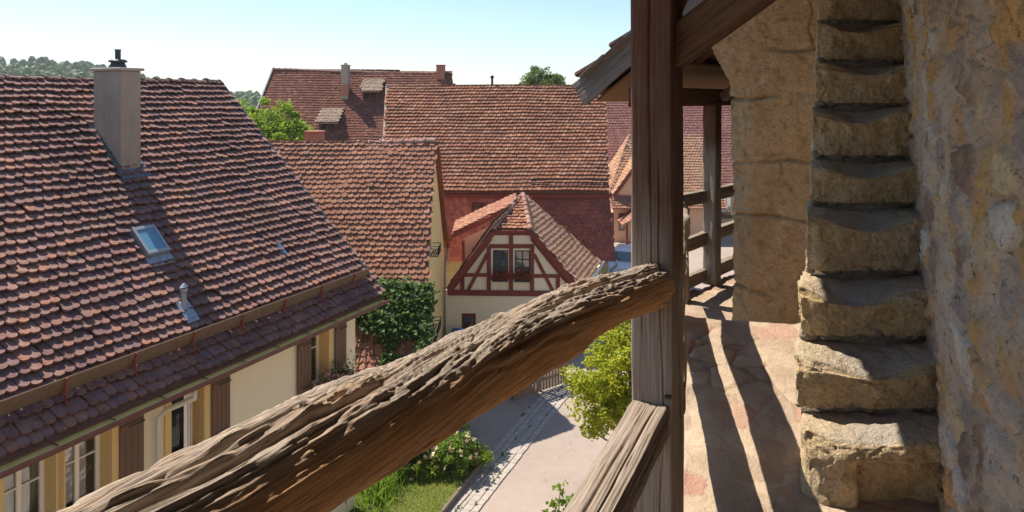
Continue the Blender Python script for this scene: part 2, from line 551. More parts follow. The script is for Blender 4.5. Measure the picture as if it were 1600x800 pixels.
# ------------------------------------------------------------------ timber
def timber(p0, p1, w, h, up=(0, 0, 1), nl=120, na=48, rough=0.006, bend=0.0, seed=0, round_=0.25, cracks=(), taper=(1, 1), lowf=0.008, gf=11):
    """a hewn beam along p0-p1: rounded rectangular section, long grain, cracks; returns verts, faces, uv, aux (position angle etc.)"""
    p0, p1 = np.array(p0, float), np.array(p1, float)
    d = p1 - p0; L = np.linalg.norm(d); d /= L
    r = np.cross(d, np.array(up, float)); r /= np.linalg.norm(r); u = np.cross(r, d)
    s = np.linspace(0, 1, nl); a = np.linspace(0, 2 * np.pi, na, endpoint=False)
    S, A = np.meshgrid(s, a, indexing='ij')
    k = 2 / max(round_, .02) if round_ < 1 else 2
    k = min(k, 14)
    ca, sa = np.cos(A), np.sin(A)
    rad = (np.abs(ca) ** k + np.abs(sa) ** k) ** (-1 / k)
    sc = taper[0] + (taper[1] - taper[0]) * S
    x = rad * ca * w / 2 * sc; y = rad * sa * h / 2 * sc
    per = (w + h)
    su = S * L
    q = np.stack([su.ravel() * 1.5 + seed * 9.1, ca.ravel() * 1.2, sa.ravel() * 1.2], 1)
    low = fbm(q, 3).reshape(S.shape) * lowf
    g = np.stack([su.ravel() * 2.2 + seed, ca.ravel() * gf + seed, sa.ravel() * gf], 1)
    n1 = fbm(g, 3); g2 = g.copy(); g2[:, 1:] *= 3; g2[:, 0] *= 2
    grain = (-np.abs(n1) * 1.6 + .5 * fbm(g2, 2)).reshape(S.shape) * rough
    dsp = low + grain
    for (ca0, w_, dep, amp, s0, s1) in cracks:
        c = ca0 + amp * fbm(np.stack([su.ravel() * 1.7 + seed, su.ravel() * 0 + ca0, su.ravel() * 0], 1), 3).reshape(S.shape)
        dd = np.angle(np.exp(1j * (A - c)))
        fade = sstep(s0 - .04, s0 + .04, S) * (1 - sstep(s1 - .04, s1 + .04, S))
        dsp = dsp - dep * np.exp(-(dd / w_) ** 2) * fade
    nx, ny = ca, sa
    x = x + nx * dsp; y = y + ny * dsp
    bx = bend * np.sin(np.pi * S)
    off = fbm(np.stack([s * L * 1.1 + seed * 3.7, s * 0, s * 0], 1), 2)[:, None] * lowf * 1.5
    P = p0 + S[..., None] * L * d + (x + off)[..., None] * r + (y + bx)[..., None] * u
    V = P.reshape(-1, 3)
    i = np.arange(nl - 1)[:, None]; j = np.arange(na)[None]; j2 = (j + 1) % na
    Fq = np.stack([i * na + j, i * na + j2, (i + 1) * na + j2, (i + 1) * na + j], -1).reshape(-1, 4)
    uvv = np.stack([su, A / (2 * np.pi) * per * 1.6 + seed * .37], -1).reshape(-1, 2)
    faces = Fq.tolist()
    c0, c1 = len(V), len(V) + 1
    V = np.concatenate([V, [V[:na].mean(0)], [V[-na:].mean(0)]])
    uvv = np.concatenate([uvv, [[0, uvv[0, 1]], [L, uvv[0, 1]]]])
    for q_ in range(na):
        faces.append((c0, (q_ + 1) % na, q_)); faces.append((c1, (nl - 1) * na + q_, (nl - 1) * na + (q_ + 1) % na))
    return V, faces, uvv, np.concatenate([S.ravel(), [0, 1]]), np.concatenate([A.ravel(), [0, 0]])


def beam(name, p0, p1, w, h, mat, parent=None, wea=0.5, **kw):
    V, Fc, uv, S, A = timber(p0, p1, w, h, **kw)
    wv = wea(V, S, A) if callable(wea) else np.full(len(V), wea)
    return mesh(name, V, Fc, mat, parent, uv=uv, attrs={'wea': wv}, smooth=True)


# ------------------------------------------------------------------ stone
def grid_box(nx, ny, nz):
    """unit box surface as a welded grid: verts in 0..1, quads"""
    idx = {}; V = []; Fc = []
    def v(i, j, k):
        key = (i, j, k)
        if key not in idx: idx[key] = len(V); V.append((i / nx, j / ny, k / nz))
        return idx[key]
    for i in range(nx):
        for j in range(ny):
            Fc.append((v(i, j, 0), v(i, j + 1, 0), v(i + 1, j + 1, 0), v(i + 1, j, 0)))
            Fc.append((v(i, j, nz), v(i + 1, j, nz), v(i + 1, j + 1, nz), v(i, j + 1, nz)))
    for i in range(nx):
        for k in range(nz):
            Fc.append((v(i, 0, k), v(i + 1, 0, k), v(i + 1, 0, k + 1), v(i, 0, k + 1)))
            Fc.append((v(i, ny, k), v(i, ny, k + 1), v(i + 1, ny, k + 1), v(i + 1, ny, k)))
    for j in range(ny):
        for k in range(nz):
            Fc.append((v(0, j, k), v(0, j, k + 1), v(0, j + 1, k + 1), v(0, j + 1, k)))
            Fc.append((v(nx, j, k), v(nx, j + 1, k), v(nx, j + 1, k + 1), v(nx, j, k + 1)))
    return np.array(V), Fc


# ------------------------------------------------------------------ leaves
def leaf_mesh(pos, size, seed=0, flat=0.0, ratio=0.6, nrm=None):
    rg = np.random.default_rng(seed)
    N = len(pos)
    a = rg.normal(0, 1, (N, 3)); a[:, 2] *= 0.7
    a /= np.linalg.norm(a, axis=1)[:, None] + 1e-9
    nn = rg.normal(0, 1, (N, 3)); nn[:, 2] = np.abs(nn[:, 2]) + 0.4 + flat
    if nrm is not None: nn = nn * 0.45 + nrm * 1.2
    b = np.cross(nn, a); b /= np.linalg.norm(b, axis=1)[:, None] + 1e-9
    c = np.cross(a, b)
    sz = size * rg.uniform(.65, 1.35, N)
    L = (a * sz[:, None]); Wd = b * (sz * ratio)[:, None] * .5; dr = c * (sz * .12)[:, None]
    base = pos - L * .5
    V = np.stack([base, base + L * .38 + Wd - dr * 0, base + L + dr * -1.0, base + L * .38 - Wd], 1).reshape(-1, 3)
    V[1::4] += (c * (sz * .13)[:, None]); V[3::4] += (c * (sz * .13)[:, None])
    b0 = (np.arange(N) * 4)[:, None]
    Fc = np.concatenate([b0 + np.array([[0, 1, 2]]), b0 + np.array([[0, 2, 3]])])
    return V, Fc, np.repeat(rg.random(N), 4)


def clumps(c, rad, k, per, rc, seed, lo=-1.0, shell=0.35):
    """leaf positions: k clumps spread through an ellipsoid, `per` leaves each"""
    rg = np.random.default_rng(seed)
    d = rg.normal(0, 1, (k * 3, 3)); d /= np.linalg.norm(d, axis=1)[:, None]
    r = rg.random(k * 3) ** shell
    q = d * r[:, None]
    q = q[q[:, 2] > lo][:k]
    wob = 1 + .28 * fbm(q * 1.7 + seed, 2)
    ctr = np.array(c) + q * np.array(rad) * wob[:, None]
    n = rg.integers(int(per * .5), int(per * 1.5), len(ctr))
    idx = np.repeat(np.arange(len(ctr)), n)
    rr = rc * rg.uniform(.6, 1.4, len(ctr))
    g = rg.normal(0, 1, (len(idx), 3)); g /= np.linalg.norm(g, axis=1)[:, None]
    g *= (rg.random(len(idx)) ** .45)[:, None]; g[:, 2] *= .7
    return ctr, ctr[idx] + g * rr[idx][:, None]


def tree(name, label, cat, base, top_c, rad, k, per, rc, leaf, mat, bark, seed, group=None, tr=0.12, lo=-.75, ratio=.6):
    base = Vector(base)
    t = thing(name, label, cat, base, group)
    ctr, pos = clumps(top_c, rad, k, per, rc, seed, lo)
    V, Fc, R = leaf_mesh(pos, leaf, seed, ratio=ratio)
    m = MB(); rg = random.Random(seed)
    c = Vector(top_c)
    knee = base.lerp(c, .55) + Vector((rg.uniform(-.1, .1), rg.uniform(-.1, .1), 0))
    m.tube([base, base.lerp(knee, .5) + Vector((rg.uniform(-.08, .08), 0, 0)), knee, c], [tr * 1.25, tr, tr * .8, tr * .35], 9)
    lim = MB()
    for q in ctr[:: max(1, len(ctr) // 26)]:
        q = Vector(q); s = knee.lerp(c, rg.uniform(.0, .8)); mid = s.lerp(q, .5) + Vector((0, 0, -.08 * (q - s).length))
        lim.tube([s, mid, q], [tr * .4, tr * .25, tr * .07], 6)
    tk = m.build('trunk', bark, t, smooth=True)
    lim.build('limbs', bark, tk, smooth=True)
    mesh('crown', V, Fc, mat, t, attrs={'rnd': R})
    return t
SKY_STRENGTH = 0.088
SUN_STRENGTH = 4.6
EXPOSURE = 0.97
HAZE = 0.00034
# ================================================================== materials of the wall walk
GREYW = (0.46, 0.39, 0.32); BROWNW = (0.36, 0.19, 0.085); DARKW = (0.035, 0.024, 0.018)
M_RAIL = m_wood('squared_rail', (0.34, 0.28, 0.235), (0.26, 0.18, 0.12), (0.05, 0.038, 0.03), su=2.6, sv=150, bump=.9, bd=0.004)
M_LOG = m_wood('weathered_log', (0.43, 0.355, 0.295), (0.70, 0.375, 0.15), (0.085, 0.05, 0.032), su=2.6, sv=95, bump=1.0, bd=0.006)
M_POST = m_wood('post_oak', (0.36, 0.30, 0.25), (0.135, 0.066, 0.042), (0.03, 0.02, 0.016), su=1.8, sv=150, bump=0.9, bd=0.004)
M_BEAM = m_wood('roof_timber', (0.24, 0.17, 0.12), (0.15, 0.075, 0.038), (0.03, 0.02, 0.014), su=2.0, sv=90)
M_BOARD = m_wood('grey_shingle_board', (0.21, 0.185, 0.17), (0.18, 0.13, 0.095), (0.04, 0.034, 0.03), su=2.0, sv=80)
M_SAND = m_stone('sandstone_pier', (0.49, 0.335, 0.19), (0.55, 0.38, 0.195), (0.17, 0.11, 0.065), (0.62, 0.53, 0.40), 1.3, 1.0, 0.7)
M_STEP = m_stone('sandstone_step', (0.60, 0.47, 0.31), (0.66, 0.47, 0.235), (0.20, 0.145, 0.09), (0.66, 0.58, 0.46), 1.3, 1.0, 0.55)
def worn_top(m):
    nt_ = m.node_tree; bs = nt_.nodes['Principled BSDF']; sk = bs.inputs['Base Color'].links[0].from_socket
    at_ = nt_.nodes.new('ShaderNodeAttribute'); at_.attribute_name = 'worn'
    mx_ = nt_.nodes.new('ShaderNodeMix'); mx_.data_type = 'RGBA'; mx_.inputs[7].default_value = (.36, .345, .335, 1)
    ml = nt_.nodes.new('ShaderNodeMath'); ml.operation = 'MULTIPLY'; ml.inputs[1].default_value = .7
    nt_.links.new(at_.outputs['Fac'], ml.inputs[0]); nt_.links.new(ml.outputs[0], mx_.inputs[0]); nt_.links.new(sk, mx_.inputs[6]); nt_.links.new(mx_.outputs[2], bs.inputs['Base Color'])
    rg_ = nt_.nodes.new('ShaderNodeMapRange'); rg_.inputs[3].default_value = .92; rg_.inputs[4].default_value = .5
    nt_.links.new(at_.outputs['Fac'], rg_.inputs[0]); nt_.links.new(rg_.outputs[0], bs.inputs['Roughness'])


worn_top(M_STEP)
M_MORTAR = m_stone('lime_mortar', (0.42, 0.36, 0.29), (0.34, 0.27, 0.2), (0.16, 0.13, 0.1), (0.55, 0.5, 0.43), 2.0, 1.0, 0.5)


def m_rubble(name):
    t = NT(name); v = t.vec()
    cid = t.attr('cid'); edge = t.attr('edge'); pl = t.attr('plaster')
    st = t.ramp(cid, [(0.0, (0.60, 0.36, 0.14)), (0.14, (0.42, 0.33, 0.27)), (0.32, (0.66, 0.50, 0.29)), (0.46, (0.54, 0.46, 0.38)), (0.60, (0.30, 0.20, 0.14)), (0.72, (0.68, 0.60, 0.49)), (0.86, (0.62, 0.37, 0.14))], 'CONSTANT')
    n1 = t.noise(v, 7, 6, 0.65)
    n2 = t.noise(v, 32, 5, 0.7)
    st = t.mix(t.ramp(n1, [(0.45, 0), (0.75, 0.4)]), st, (0.2, 0.14, 0.11))
    pc = t.mix(t.ramp(t.noise(v, 1.8, 6, 0.65), [(0.36, 0), (0.64, 1)]), (0.64, 0.49, 0.35), (0.48, 0.35, 0.245))
    pc = t.mix(t.ramp(t.noise(t.vec(loc=(3, 1, 8)), 5, 6, 0.65), [(0.52, 0), (0.68, 0.75)]), pc, (0.62, 0.54, 0.45))
    pc = t.mix(t.ramp(t.noise(t.vec(loc=(9, 4, 2)), 3.4, 6, 0.7), [(0.56, 0), (0.7, 0.7)]), pc, (0.58, 0.35, 0.15))
    c = t.mix(pl, st, pc)
    c = t.mix(t.ramp(n2, [(0.26, 0.75), (0.44, 0)]), c, (0.09, 0.07, 0.065))
    c = t.mix(t.ramp(t.noise(t.vec(loc=(1, 7, 3)), 2.6, 7, 0.72), [(0.60, 0), (0.68, 0.6)]), c, (0.10, 0.09, 0.095))
    h = t.math('ADD', n2, t.math('MULTIPLY', n1, 1.4))
    c = t.mix(t.ramp(t.noise(t.vec(loc=(2, 2, 5)), 16, 6, 0.75), [(0.60, 0), (0.66, 0.85)]), c, (0.10, 0.075, 0.06))
    return t.done(c, 0.93, t.bump(h, 1.0, 0.025), 0.12)


M_RUBBLE = m_rubble('rubble_wall')


def m_floor(name):
    t = NT(name); v = t.vec()
    cid = t.attr('cid'); edge = t.attr('edge')
    st = t.ramp(cid, [(0.0, (0.40, 0.31, 0.23)), (0.25, (0.45, 0.35, 0.26)), (0.5, (0.36, 0.28, 0.21)), (0.68, (0.42, 0.27, 0.205)), (0.82, (0.44, 0.35, 0.26)), (0.92, (0.40, 0.225, 0.17))], 'CONSTANT')
    n1 = t.noise(v, 4, 7, 0.65); n2 = t.noise(v, 40, 5, 0.7)
    c = t.mix(t.ramp(n1, [(0.4, 0), (0.72, 0.6)]), st, (0.27, 0.195, 0.14))
    c = t.mix(t.ramp(edge, [(0.0, 0.9), (0.07, 0.0)]), c, (0.20, 0.15, 0.11))
    c = t.mix(t.ramp(t.noise(v, 12, 6, 0.7), [(0.6, 0), (0.72, 0.6)]), c, (0.25, 0.19, 0.14))
    c = t.mix(t.ramp(n2, [(0.27, 0.6), (0.42, 0)]), c, (0.2, 0.15, 0.11))
    return t.done(c, 0.9, t.bump(t.math('ADD', n2, n1), 0.8, 0.02), 0.15)


M_FLOOR = m_floor('walkway_paving')
M_CLAY_OLD = m_tile('old_clay_tile', [(0.24, 0.12, 0.09), (0.2, 0.1, 0.08), (0.28, 0.15, 0.11), (0.17, 0.09, 0.075)])

# ------------------------------------------------------------------ near railing: the crooked log and the squared lower rail
rail = thing('railing', 'near bay of the wall-walk railing with a thick crooked weathered log as handrail', 'railing', W(-0.6, 2.3, -1.6))
prs = [((1010, 413), (1026, 484)), ((985, 421), (1005, 489)), ((940, 435), (975, 501)), ((890, 450), (932, 528)), ((840, 467), (892, 556)),
       ((790, 489), (846, 583)), ((735, 512), (796, 614)), ((680, 536), (745, 646)), ((620, 559), (690, 684)), ((560, 588), (634, 716)),
       ((500, 603), (575, 757)), ((430, 636), (512, 797)), ((350, 676), (440, 842)), ((250, 731), (345, 905)), ((100, 800), (215, 985))]
nw = Vector((CT, -ST, 0)); ww = Vector((ST, CT, 0))
cen = []; rad = []
for (a, b) in prs:
    cx, cy = (a[0] + b[0]) / 2, (a[1] + b[1]) / 2
    p = hit(cx, cy, W(-0.6, 0), nw)
    cen.append(np.array(p)); rad.append(math.hypot(a[0] - b[0], a[1] - b[1]) / 2 * p.y / F * 1.02)
dd = cen[-1] - cen[-4]; dd /= np.linalg.norm(dd)
for k in (0.35, 0.8, 1.3): cen.append(cen[14] + dd * k); rad.append(rad[14] * (1 + .1 * k))
cen = np.array(cen)[::-1]; rad = np.array(rad)[::-1]
arc = np.concatenate([[0], np.cumsum(np.linalg.norm(np.diff(cen, axis=0), axis=1))])


def log_mesh(nl=760, na=230):
    s = np.linspace(0, arc[-1], nl)
    C = np.stack([np.interp(s, arc, cen[:, i]) for i in range(3)], 1); R = np.interp(s, arc, rad)
    ker = np.hanning(31); ker /= ker.sum()
    pad = lambda x: np.concatenate([2 * x[0] - x[15:0:-1], x, 2 * x[-1] - x[-2:-17:-1]])
    C = np.stack([np.convolve(pad(C[:, i]), ker, 'valid') for i in range(3)], 1); R = np.convolve(pad(R), ker, 'valid')
    d = np.gradient(C, axis=0); d /= np.linalg.norm(d, axis=1)[:, None]
    r = np.cross(d, [0, 0, 1]); r /= np.linalg.norm(r, axis=1)[:, None]; u = np.cross(r, d)
    a = np.linspace(-np.pi, np.pi, na, endpoint=False)
    S, A = np.meshgrid(s, a, indexing='ij')
    tw = A + 0.35 * np.sin(S * 1.9) + .15 * np.sin(S * 5.1)         # twisting grain
    ca, sa = np.cos(tw), np.sin(tw)
    f = lambda fs, fa, o, g=.5, sd=0.: fbm(np.stack([S.ravel() * fs + sd, ca.ravel() * fa + sd, sa.ravel() * fa + 3 * sd], 1), o, g).reshape(S.shape)
    top = sstep(.15, .95, np.where(A < -np.pi / 2, A + 2 * np.pi, A)) * (1 - sstep(2.9, 3.9, np.where(A < -np.pi / 2, A + 2 * np.pi, A)))
    rough = .3 + .7 * top
    dsp = R[:, None] * .09 * f(2.2, .9, 2, sd=3.) + .006 * f(7, 2.2, 2, sd=8.)
    rid = -np.abs(f(1.5, 9.0, 3, sd=1.)) * .010 + .003
    dsp = dsp + rid * rough
    dsp = dsp - .006 * rough * np.abs(f(3, 26, 2, sd=5.)) + .002 * rough * f(26, 26, 2, sd=6.)
    # splintered chips along the bleached top
    ch = f(15, 9, 2, sd=12.)
    dsp = dsp + top * .005 * sstep(.18, .6, ch) - top * .007 * sstep(.2, .6, -ch)
    # long cracks
    for (a0, wd, dep, amp, sd, s0, s1) in ((.62, .028, .026, .28, 2., .3, 3.3), (.15, .03, .016, .5, 9., .8, 2.4), (1.15, .03, .018, .35, 4., .1, 3.6), (-.35, .03, .014, .4, 7., .5, 3.0), (1.6, .03, .014, .4, 5., .2, 3.0)):
        c = a0 + amp * fbm(np.stack([S.ravel() * 1.25 + sd, S.ravel() * 0, S.ravel() * 0 + sd], 1), 4, .55).reshape(S.shape) * 1.6
        e = np.angle(np.exp(1j * (A - c)))
        m = sstep(-.25, .15, f(2.1, 0, 2, sd=sd * 3))
        dsp = dsp - dep * np.exp(-(e / (wd * (1 + 1.5 * (m)))) ** 2) * m * sstep(s0, s0 + .2, S) * (1 - sstep(s1 - .2, s1, S))
    rr = R[:, None] + dsp
    ell = 1 + .05 * np.cos(2 * (A - .5))
    P = C[:, None] + (np.cos(A) * rr * ell)[..., None] * r[:, None] + (np.sin(A) * rr * ell)[..., None] * u[:, None]
    V = P.reshape(-1, 3)
    i = np.arange(nl - 1)[:, None]; j = np.arange(na)[None]; j2 = (j + 1) % na
    Fq = np.stack([i * na + j, i * na + j2, (i + 1) * na + j2, (i + 1) * na + j], -1).reshape(-1, 4).tolist()
    uv = np.stack([S, (tw / (2 * np.pi)) * 1.0], -1).reshape(-1, 2)
    wea = np.clip(top * 1.05 + .25 * f(1.2, 3, 3, sd=2.) * top + .12, 0, 1).ravel()
    c0 = len(V)
    V = np.concatenate([V, [C[0] - d[0] * .01], [C[-1] + d[-1] * .008]])
    for q in range(na):
        Fq.append((c0, (q + 1) % na, q)); Fq.append((c0 + 1, (nl - 1) * na + q, (nl - 1) * na + (q + 1) % na))
    return V, Fq, np.concatenate([uv, [[0, 0], [arc[-1], 0]]]), np.concatenate([wea, [.6, .6]])


V, Fc, UV, WE = log_mesh()
mesh('top_rail', V, Fc, M_LOG, rail, uv=UV, attrs={'wea': WE}, smooth=True)


def weaf(V, S, A): return np.clip(.85 + .3 * fbm(V * 4, 2), 0, 1)


beam('lower_rail', W(-0.594, -0.9, -1.13), W(-0.594, 2.41, -1.135), 0.135, 0.125, M_RAIL, rail, weaf, nl=560, na=220, rough=.006, gf=24, seed=3, round_=.2,
     cracks=((np.pi / 2, .06, .014, .4, .2, .9), (0.1, .05, .014, .3, .4, 1), (1.2, .04, .012, .3, .5, .98)), lowf=.012)

# ------------------------------------------------------------------ near post
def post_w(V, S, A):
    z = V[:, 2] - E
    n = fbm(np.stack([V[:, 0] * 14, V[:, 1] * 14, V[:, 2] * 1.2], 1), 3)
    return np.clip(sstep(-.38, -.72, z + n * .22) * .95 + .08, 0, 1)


pst = thing('timber_post', 'thick dark oak post with a long vertical crack holding the end of the log handrail', 'post', W(-.595, 2.48, -1.6), 'oak posts of the wall walk')
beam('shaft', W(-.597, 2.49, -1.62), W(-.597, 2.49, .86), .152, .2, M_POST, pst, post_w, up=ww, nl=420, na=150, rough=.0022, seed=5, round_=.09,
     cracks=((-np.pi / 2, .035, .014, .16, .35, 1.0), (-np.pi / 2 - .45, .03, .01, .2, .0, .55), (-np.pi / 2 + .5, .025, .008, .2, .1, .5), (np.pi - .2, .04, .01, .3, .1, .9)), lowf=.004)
MB().box(W(-.545, 2.376, -1.045), nw * .022, ww * .022, Vector((0, 0, .012)), .003).build('iron_pin', m_metal('iron', (0.08, 0.07, 0.07), .6), pst)

# brace and roof of the near bay
can = thing('roof_canopy', 'timber roof of the near wall walk whose dark knee brace rises from the thick post', 'roof', W(-.4, 2.5, .85), 'timber roofs over the wall walk')
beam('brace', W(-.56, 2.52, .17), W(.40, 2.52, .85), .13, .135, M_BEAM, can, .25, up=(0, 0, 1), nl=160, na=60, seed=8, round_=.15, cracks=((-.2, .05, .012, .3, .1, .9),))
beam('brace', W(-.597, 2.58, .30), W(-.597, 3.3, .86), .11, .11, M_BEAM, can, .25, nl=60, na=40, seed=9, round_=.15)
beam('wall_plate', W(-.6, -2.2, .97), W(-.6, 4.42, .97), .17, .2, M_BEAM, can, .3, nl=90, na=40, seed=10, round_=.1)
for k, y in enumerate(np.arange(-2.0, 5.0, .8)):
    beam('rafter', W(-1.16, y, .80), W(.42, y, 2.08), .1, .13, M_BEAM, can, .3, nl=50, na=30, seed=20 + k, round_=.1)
MB().prism([W(-1.22, -2.3, .90), W(-1.22, 5.5, .90), W(.42, 5.5, 2.23), W(.42, -2.3, 2.23)], Vector((0, 0, .03))).build('boarding', M_BOARD, can)
roof('tiles', [tile_field([W(-1.24, -2.3, .98), W(-1.24, 5.5, .98), W(.42, 5.5, 2.325), W(.42, -2.3, 2.325)], ww, .2, .22, .02, 5, .01, base=.02)], M_CLAY_OLD, can)

# ------------------------------------------------------------------ second bay (behind the post), far bay
b_dir = Vector((.644, .765, 0)); b_in = Vector((.765, -.644, 0))
rail2 = thing('railing', 'middle bay of the railing running away behind the thick oak post', 'railing', W(-1.05, 5, -1.6), None)
beam('top_rail', W(-.585, 2.6, -.74), W(-1.50, 7.35, -1.16), .13, .15, M_RAIL, rail2, .8, nl=160, na=60, seed=31, round_=.4, lowf=.02)
beam('lower_rail', W(-.585, 2.6, -1.13), W(-1.50, 7.35, -1.66), .12, .13, M_RAIL, rail2, .8, nl=160, na=60, seed=32, round_=.2, lowf=.012)
cp = W(-1.50, 7.43, -2.2)
stub = thing('timber_post', 'short pale sunlit post at the bend of the railing just right of the thick post', 'post', cp, 'oak posts of the wall walk')
beam('shaft', cp, cp + Vector((0, 0, 1.02)), .15, .15, M_LOG, stub, 1.0, up=ww, nl=60, na=40, seed=33, round_=.35, lowf=.02)
rail3 = thing('railing', 'far bay of the railing with three square rails seen between the posts and the pier', 'railing', W(-1.33, 8.2, -2.16))
fp = W(-1.33, 8.23, -2.16)
r0 = cp + b_dir * .02; r1 = fp + b_dir * 3.4
for k, (za, zb) in enumerate(((-1.12, -1.20), (-1.62, -1.64), (-2.05, -2.09))):
    beam('rail', Vector((r0.x, r0.y, E + za)) - b_in * .1, Vector((r1.x, r1.y, E + zb)) - b_in * .1, .09, .145, M_RAIL, rail3, .75, nl=120, na=44, seed=40 + k, round_=.12, lowf=.01)
fpt = thing('timber_post', 'slim dark square post further along the wall walk between the far rails', 'post', fp, 'oak posts of the wall walk')
beam('shaft', fp, fp + Vector((0, 0, 2.14)), .165, .165, M_POST, fpt, post_w, up=b_dir, nl=90, na=48, seed=45, round_=.1)

can2 = thing('roof_canopy', 'lower roof further along the wall walk with a grey weathered verge board at its end', 'roof', fp + Vector((0, 0, 2.1)), 'timber roofs over the wall walk')
T = Vector((.77, 7.0, E + .19))
SL = .69
def RP(s, l, dz=0.0): return T + b_in * s + b_dir * l + Vector((0, 0, SL * s + dz))
roof('tiles', [tile_field([RP(-.06, -.05, -.0), RP(-.06, 9, 0), RP(3.3, 9, 0), RP(3.3, -.05, 0)], b_dir, .2, .24, .03, 15, .03, base=.03)], M_CLAY_OLD, can2)
V, Fc, uv, S, A = timber(RP(-.06, -.07, -.10), RP(3.2, -.07, -.10), .05, .26, nl=160, na=60, rough=.008, seed=51, round_=.08, lowf=.02, cracks=((0.3, .05, .012, .3, .0, .9),))
mesh('verge_board', V, Fc, M_BOARD, can2, uv=uv, attrs={'wea': np.full(len(V), .95)}, smooth=True)
for k in range(6):
    beam('shingle', RP(.02 + .24 * k, -.02, .02), RP(.30 + .24 * k, -.02, .035), .3, .025, M_BOARD, can2, .9, nl=20, na=24, seed=60 + k, round_=.1)
MB().prism([RP(-.02, .05, -.10), RP(-.02, 9, -.10), RP(3.2, 9, -.10), RP(3.2, .05, -.10)], Vector((0, 0, -.03))).build('boarding', M_BEAM, can2)
for k in range(9):
    beam('rafter', RP(.08, .35 + .95 * k, -.175), RP(3.2, .35 + .95 * k, -.175), .11, .07, M_BEAM, can2, .3, nl=40, na=28, seed=70 + k, round_=.1)
pb = fp + Vector((0, 0, 2.18)) 
beam('wall_plate', pb - b_dir * 1.75, pb + b_dir * 6.5, .18, .2, M_BEAM, can2, .05, nl=90, na=40, seed=81, round_=.1)
beam('brace', pb + b_dir * .05 + b_in * .1 + Vector((0, 0, .0)), pb + b_dir * .05 + b_in * 1.3 + Vector((0, 0, .75)), .1, .1, M_BEAM, can2, .7, nl=40, na=30, seed=83, round_=.1)
beam('purlin', RP(1.5, .2, -.32), RP(1.5, 8.8, -.32), .16, .16, M_BEAM, can2, .3, nl=60, na=30, seed=84, round_=.1)
MB().prism([RP(.04, .12, -.215), RP(.62, .12, -.215), RP(.62, 8, -.215), RP(.04, 8, -.215)], Vector((0, 0, -.03))).build('soffit', m_wood('pale_soffit', (.26, .17, .1), (.26, .15, .075), (.05, .03, .02)), can2)

# ------------------------------------------------------------------ the town wall on the right
tw = thing('stone_wall', 'old rubble town wall with patchy mauve plaster rising right of the stone stairs', 'wall', W(.9, 3, -9.5))


def rubble_face(y0, y1, z0, z1, ny, nz, x=.39):
    Y, Z = np.meshgrid(np.linspace(y0, y1, ny), np.linspace(z0, z1, nz), indexing='ij')
    y, z = Y.ravel(), Z.ravel()
    wx = fbm(np.stack([y * 2, z * 2, y * 0], 1), 2) * .25
    q = np.stack([y * 4.0 + wx * 1.4, z * 6.8 + wx * 2.2, y * 0 + 3.3], 1)
    d1, d2, cid = worley(q)
    edge = d2 - d1
    pl = sstep(-.14, .2, fbm(np.stack([y * 2.6 + 4, z * 3.2, y * 0 + 2], 1), 6, .7) - .10) * .88
    pl = np.maximum(pl, 1 - sstep(.05, .22, edge))
    _, _, fw = worley(np.stack([y * 17, z * 22, y * 0 + 1.7], 1)); _, _, fw2 = worley(np.stack([y * 40, z * 48, y * 0 + .7], 1))
    stone = sstep(.02, .2, edge) * .026 * (.6 + .6 * cid)
    n = fbm(np.stack([y * 3, z * 3, y * 0], 1), 5, .6)
    n2 = fbm(np.stack([y * 19, z * 17, y * 0], 1), 4, .65)
    dsp = stone * (1 - .65 * pl) + .024 * n + .016 * n2 + .018 * sstep(.05, .35, fbm(np.stack([y * 4 + 9, z * 4, y * 0], 1), 3)) * pl
    dsp = dsp + .011 * (fw - .5) + .006 * (fw2 - .5) - .016 * (1 - sstep(.0, .09, edge)) * (1 - .6 * pl)
    P = np.array(W(0, 0, 0)) + (x - dsp)[:, None] * np.array(nw) + y[:, None] * np.array(ww) + z[:, None] * np.array([0, 0, 1.])
    i = np.arange(ny - 1)[:, None]; j = np.arange(nz - 1)[None]
    Fq = np.stack([i * nz + j, i * nz + j + 1, (i + 1) * nz + j + 1, (i + 1) * nz + j], -1).reshape(-1, 4)
    return P, Fq.tolist(), dict(cid=cid, edge=edge, plaster=pl)


P, Fq, at_ = rubble_face(-1.6, 7.0, -1.75, 2.35, 640, 460)
mesh('rubble_face', P, Fq, M_RUBBLE, tw, attrs=at_, smooth=True)
core = MB()
core.box(W(.46, -3.0, -9.5), nw * 1.0, ww * 20, Vector((0, 0, 11.9)))
core.box(W(-.42, -3.0, -9.5), nw * .86, ww * 8.2, Vector((0, 0, 7.55)))
core.prism([W(-.44, 2.4, -9.5), W(-1.5, 7.45, -9.5), W(-1.15, 8.8, -9.5), W(.1, 13.5, -9.5), W(.4, 13.5, -9.5), W(.4, 2.4, -9.5)], Vector((0, 0, 7.1)))
core.build('masonry', m_stone('outer_masonry', (.4, .33, .25), (.34, .26, .18), (.15, .12, .1), (.5, .45, .38), .6), tw)

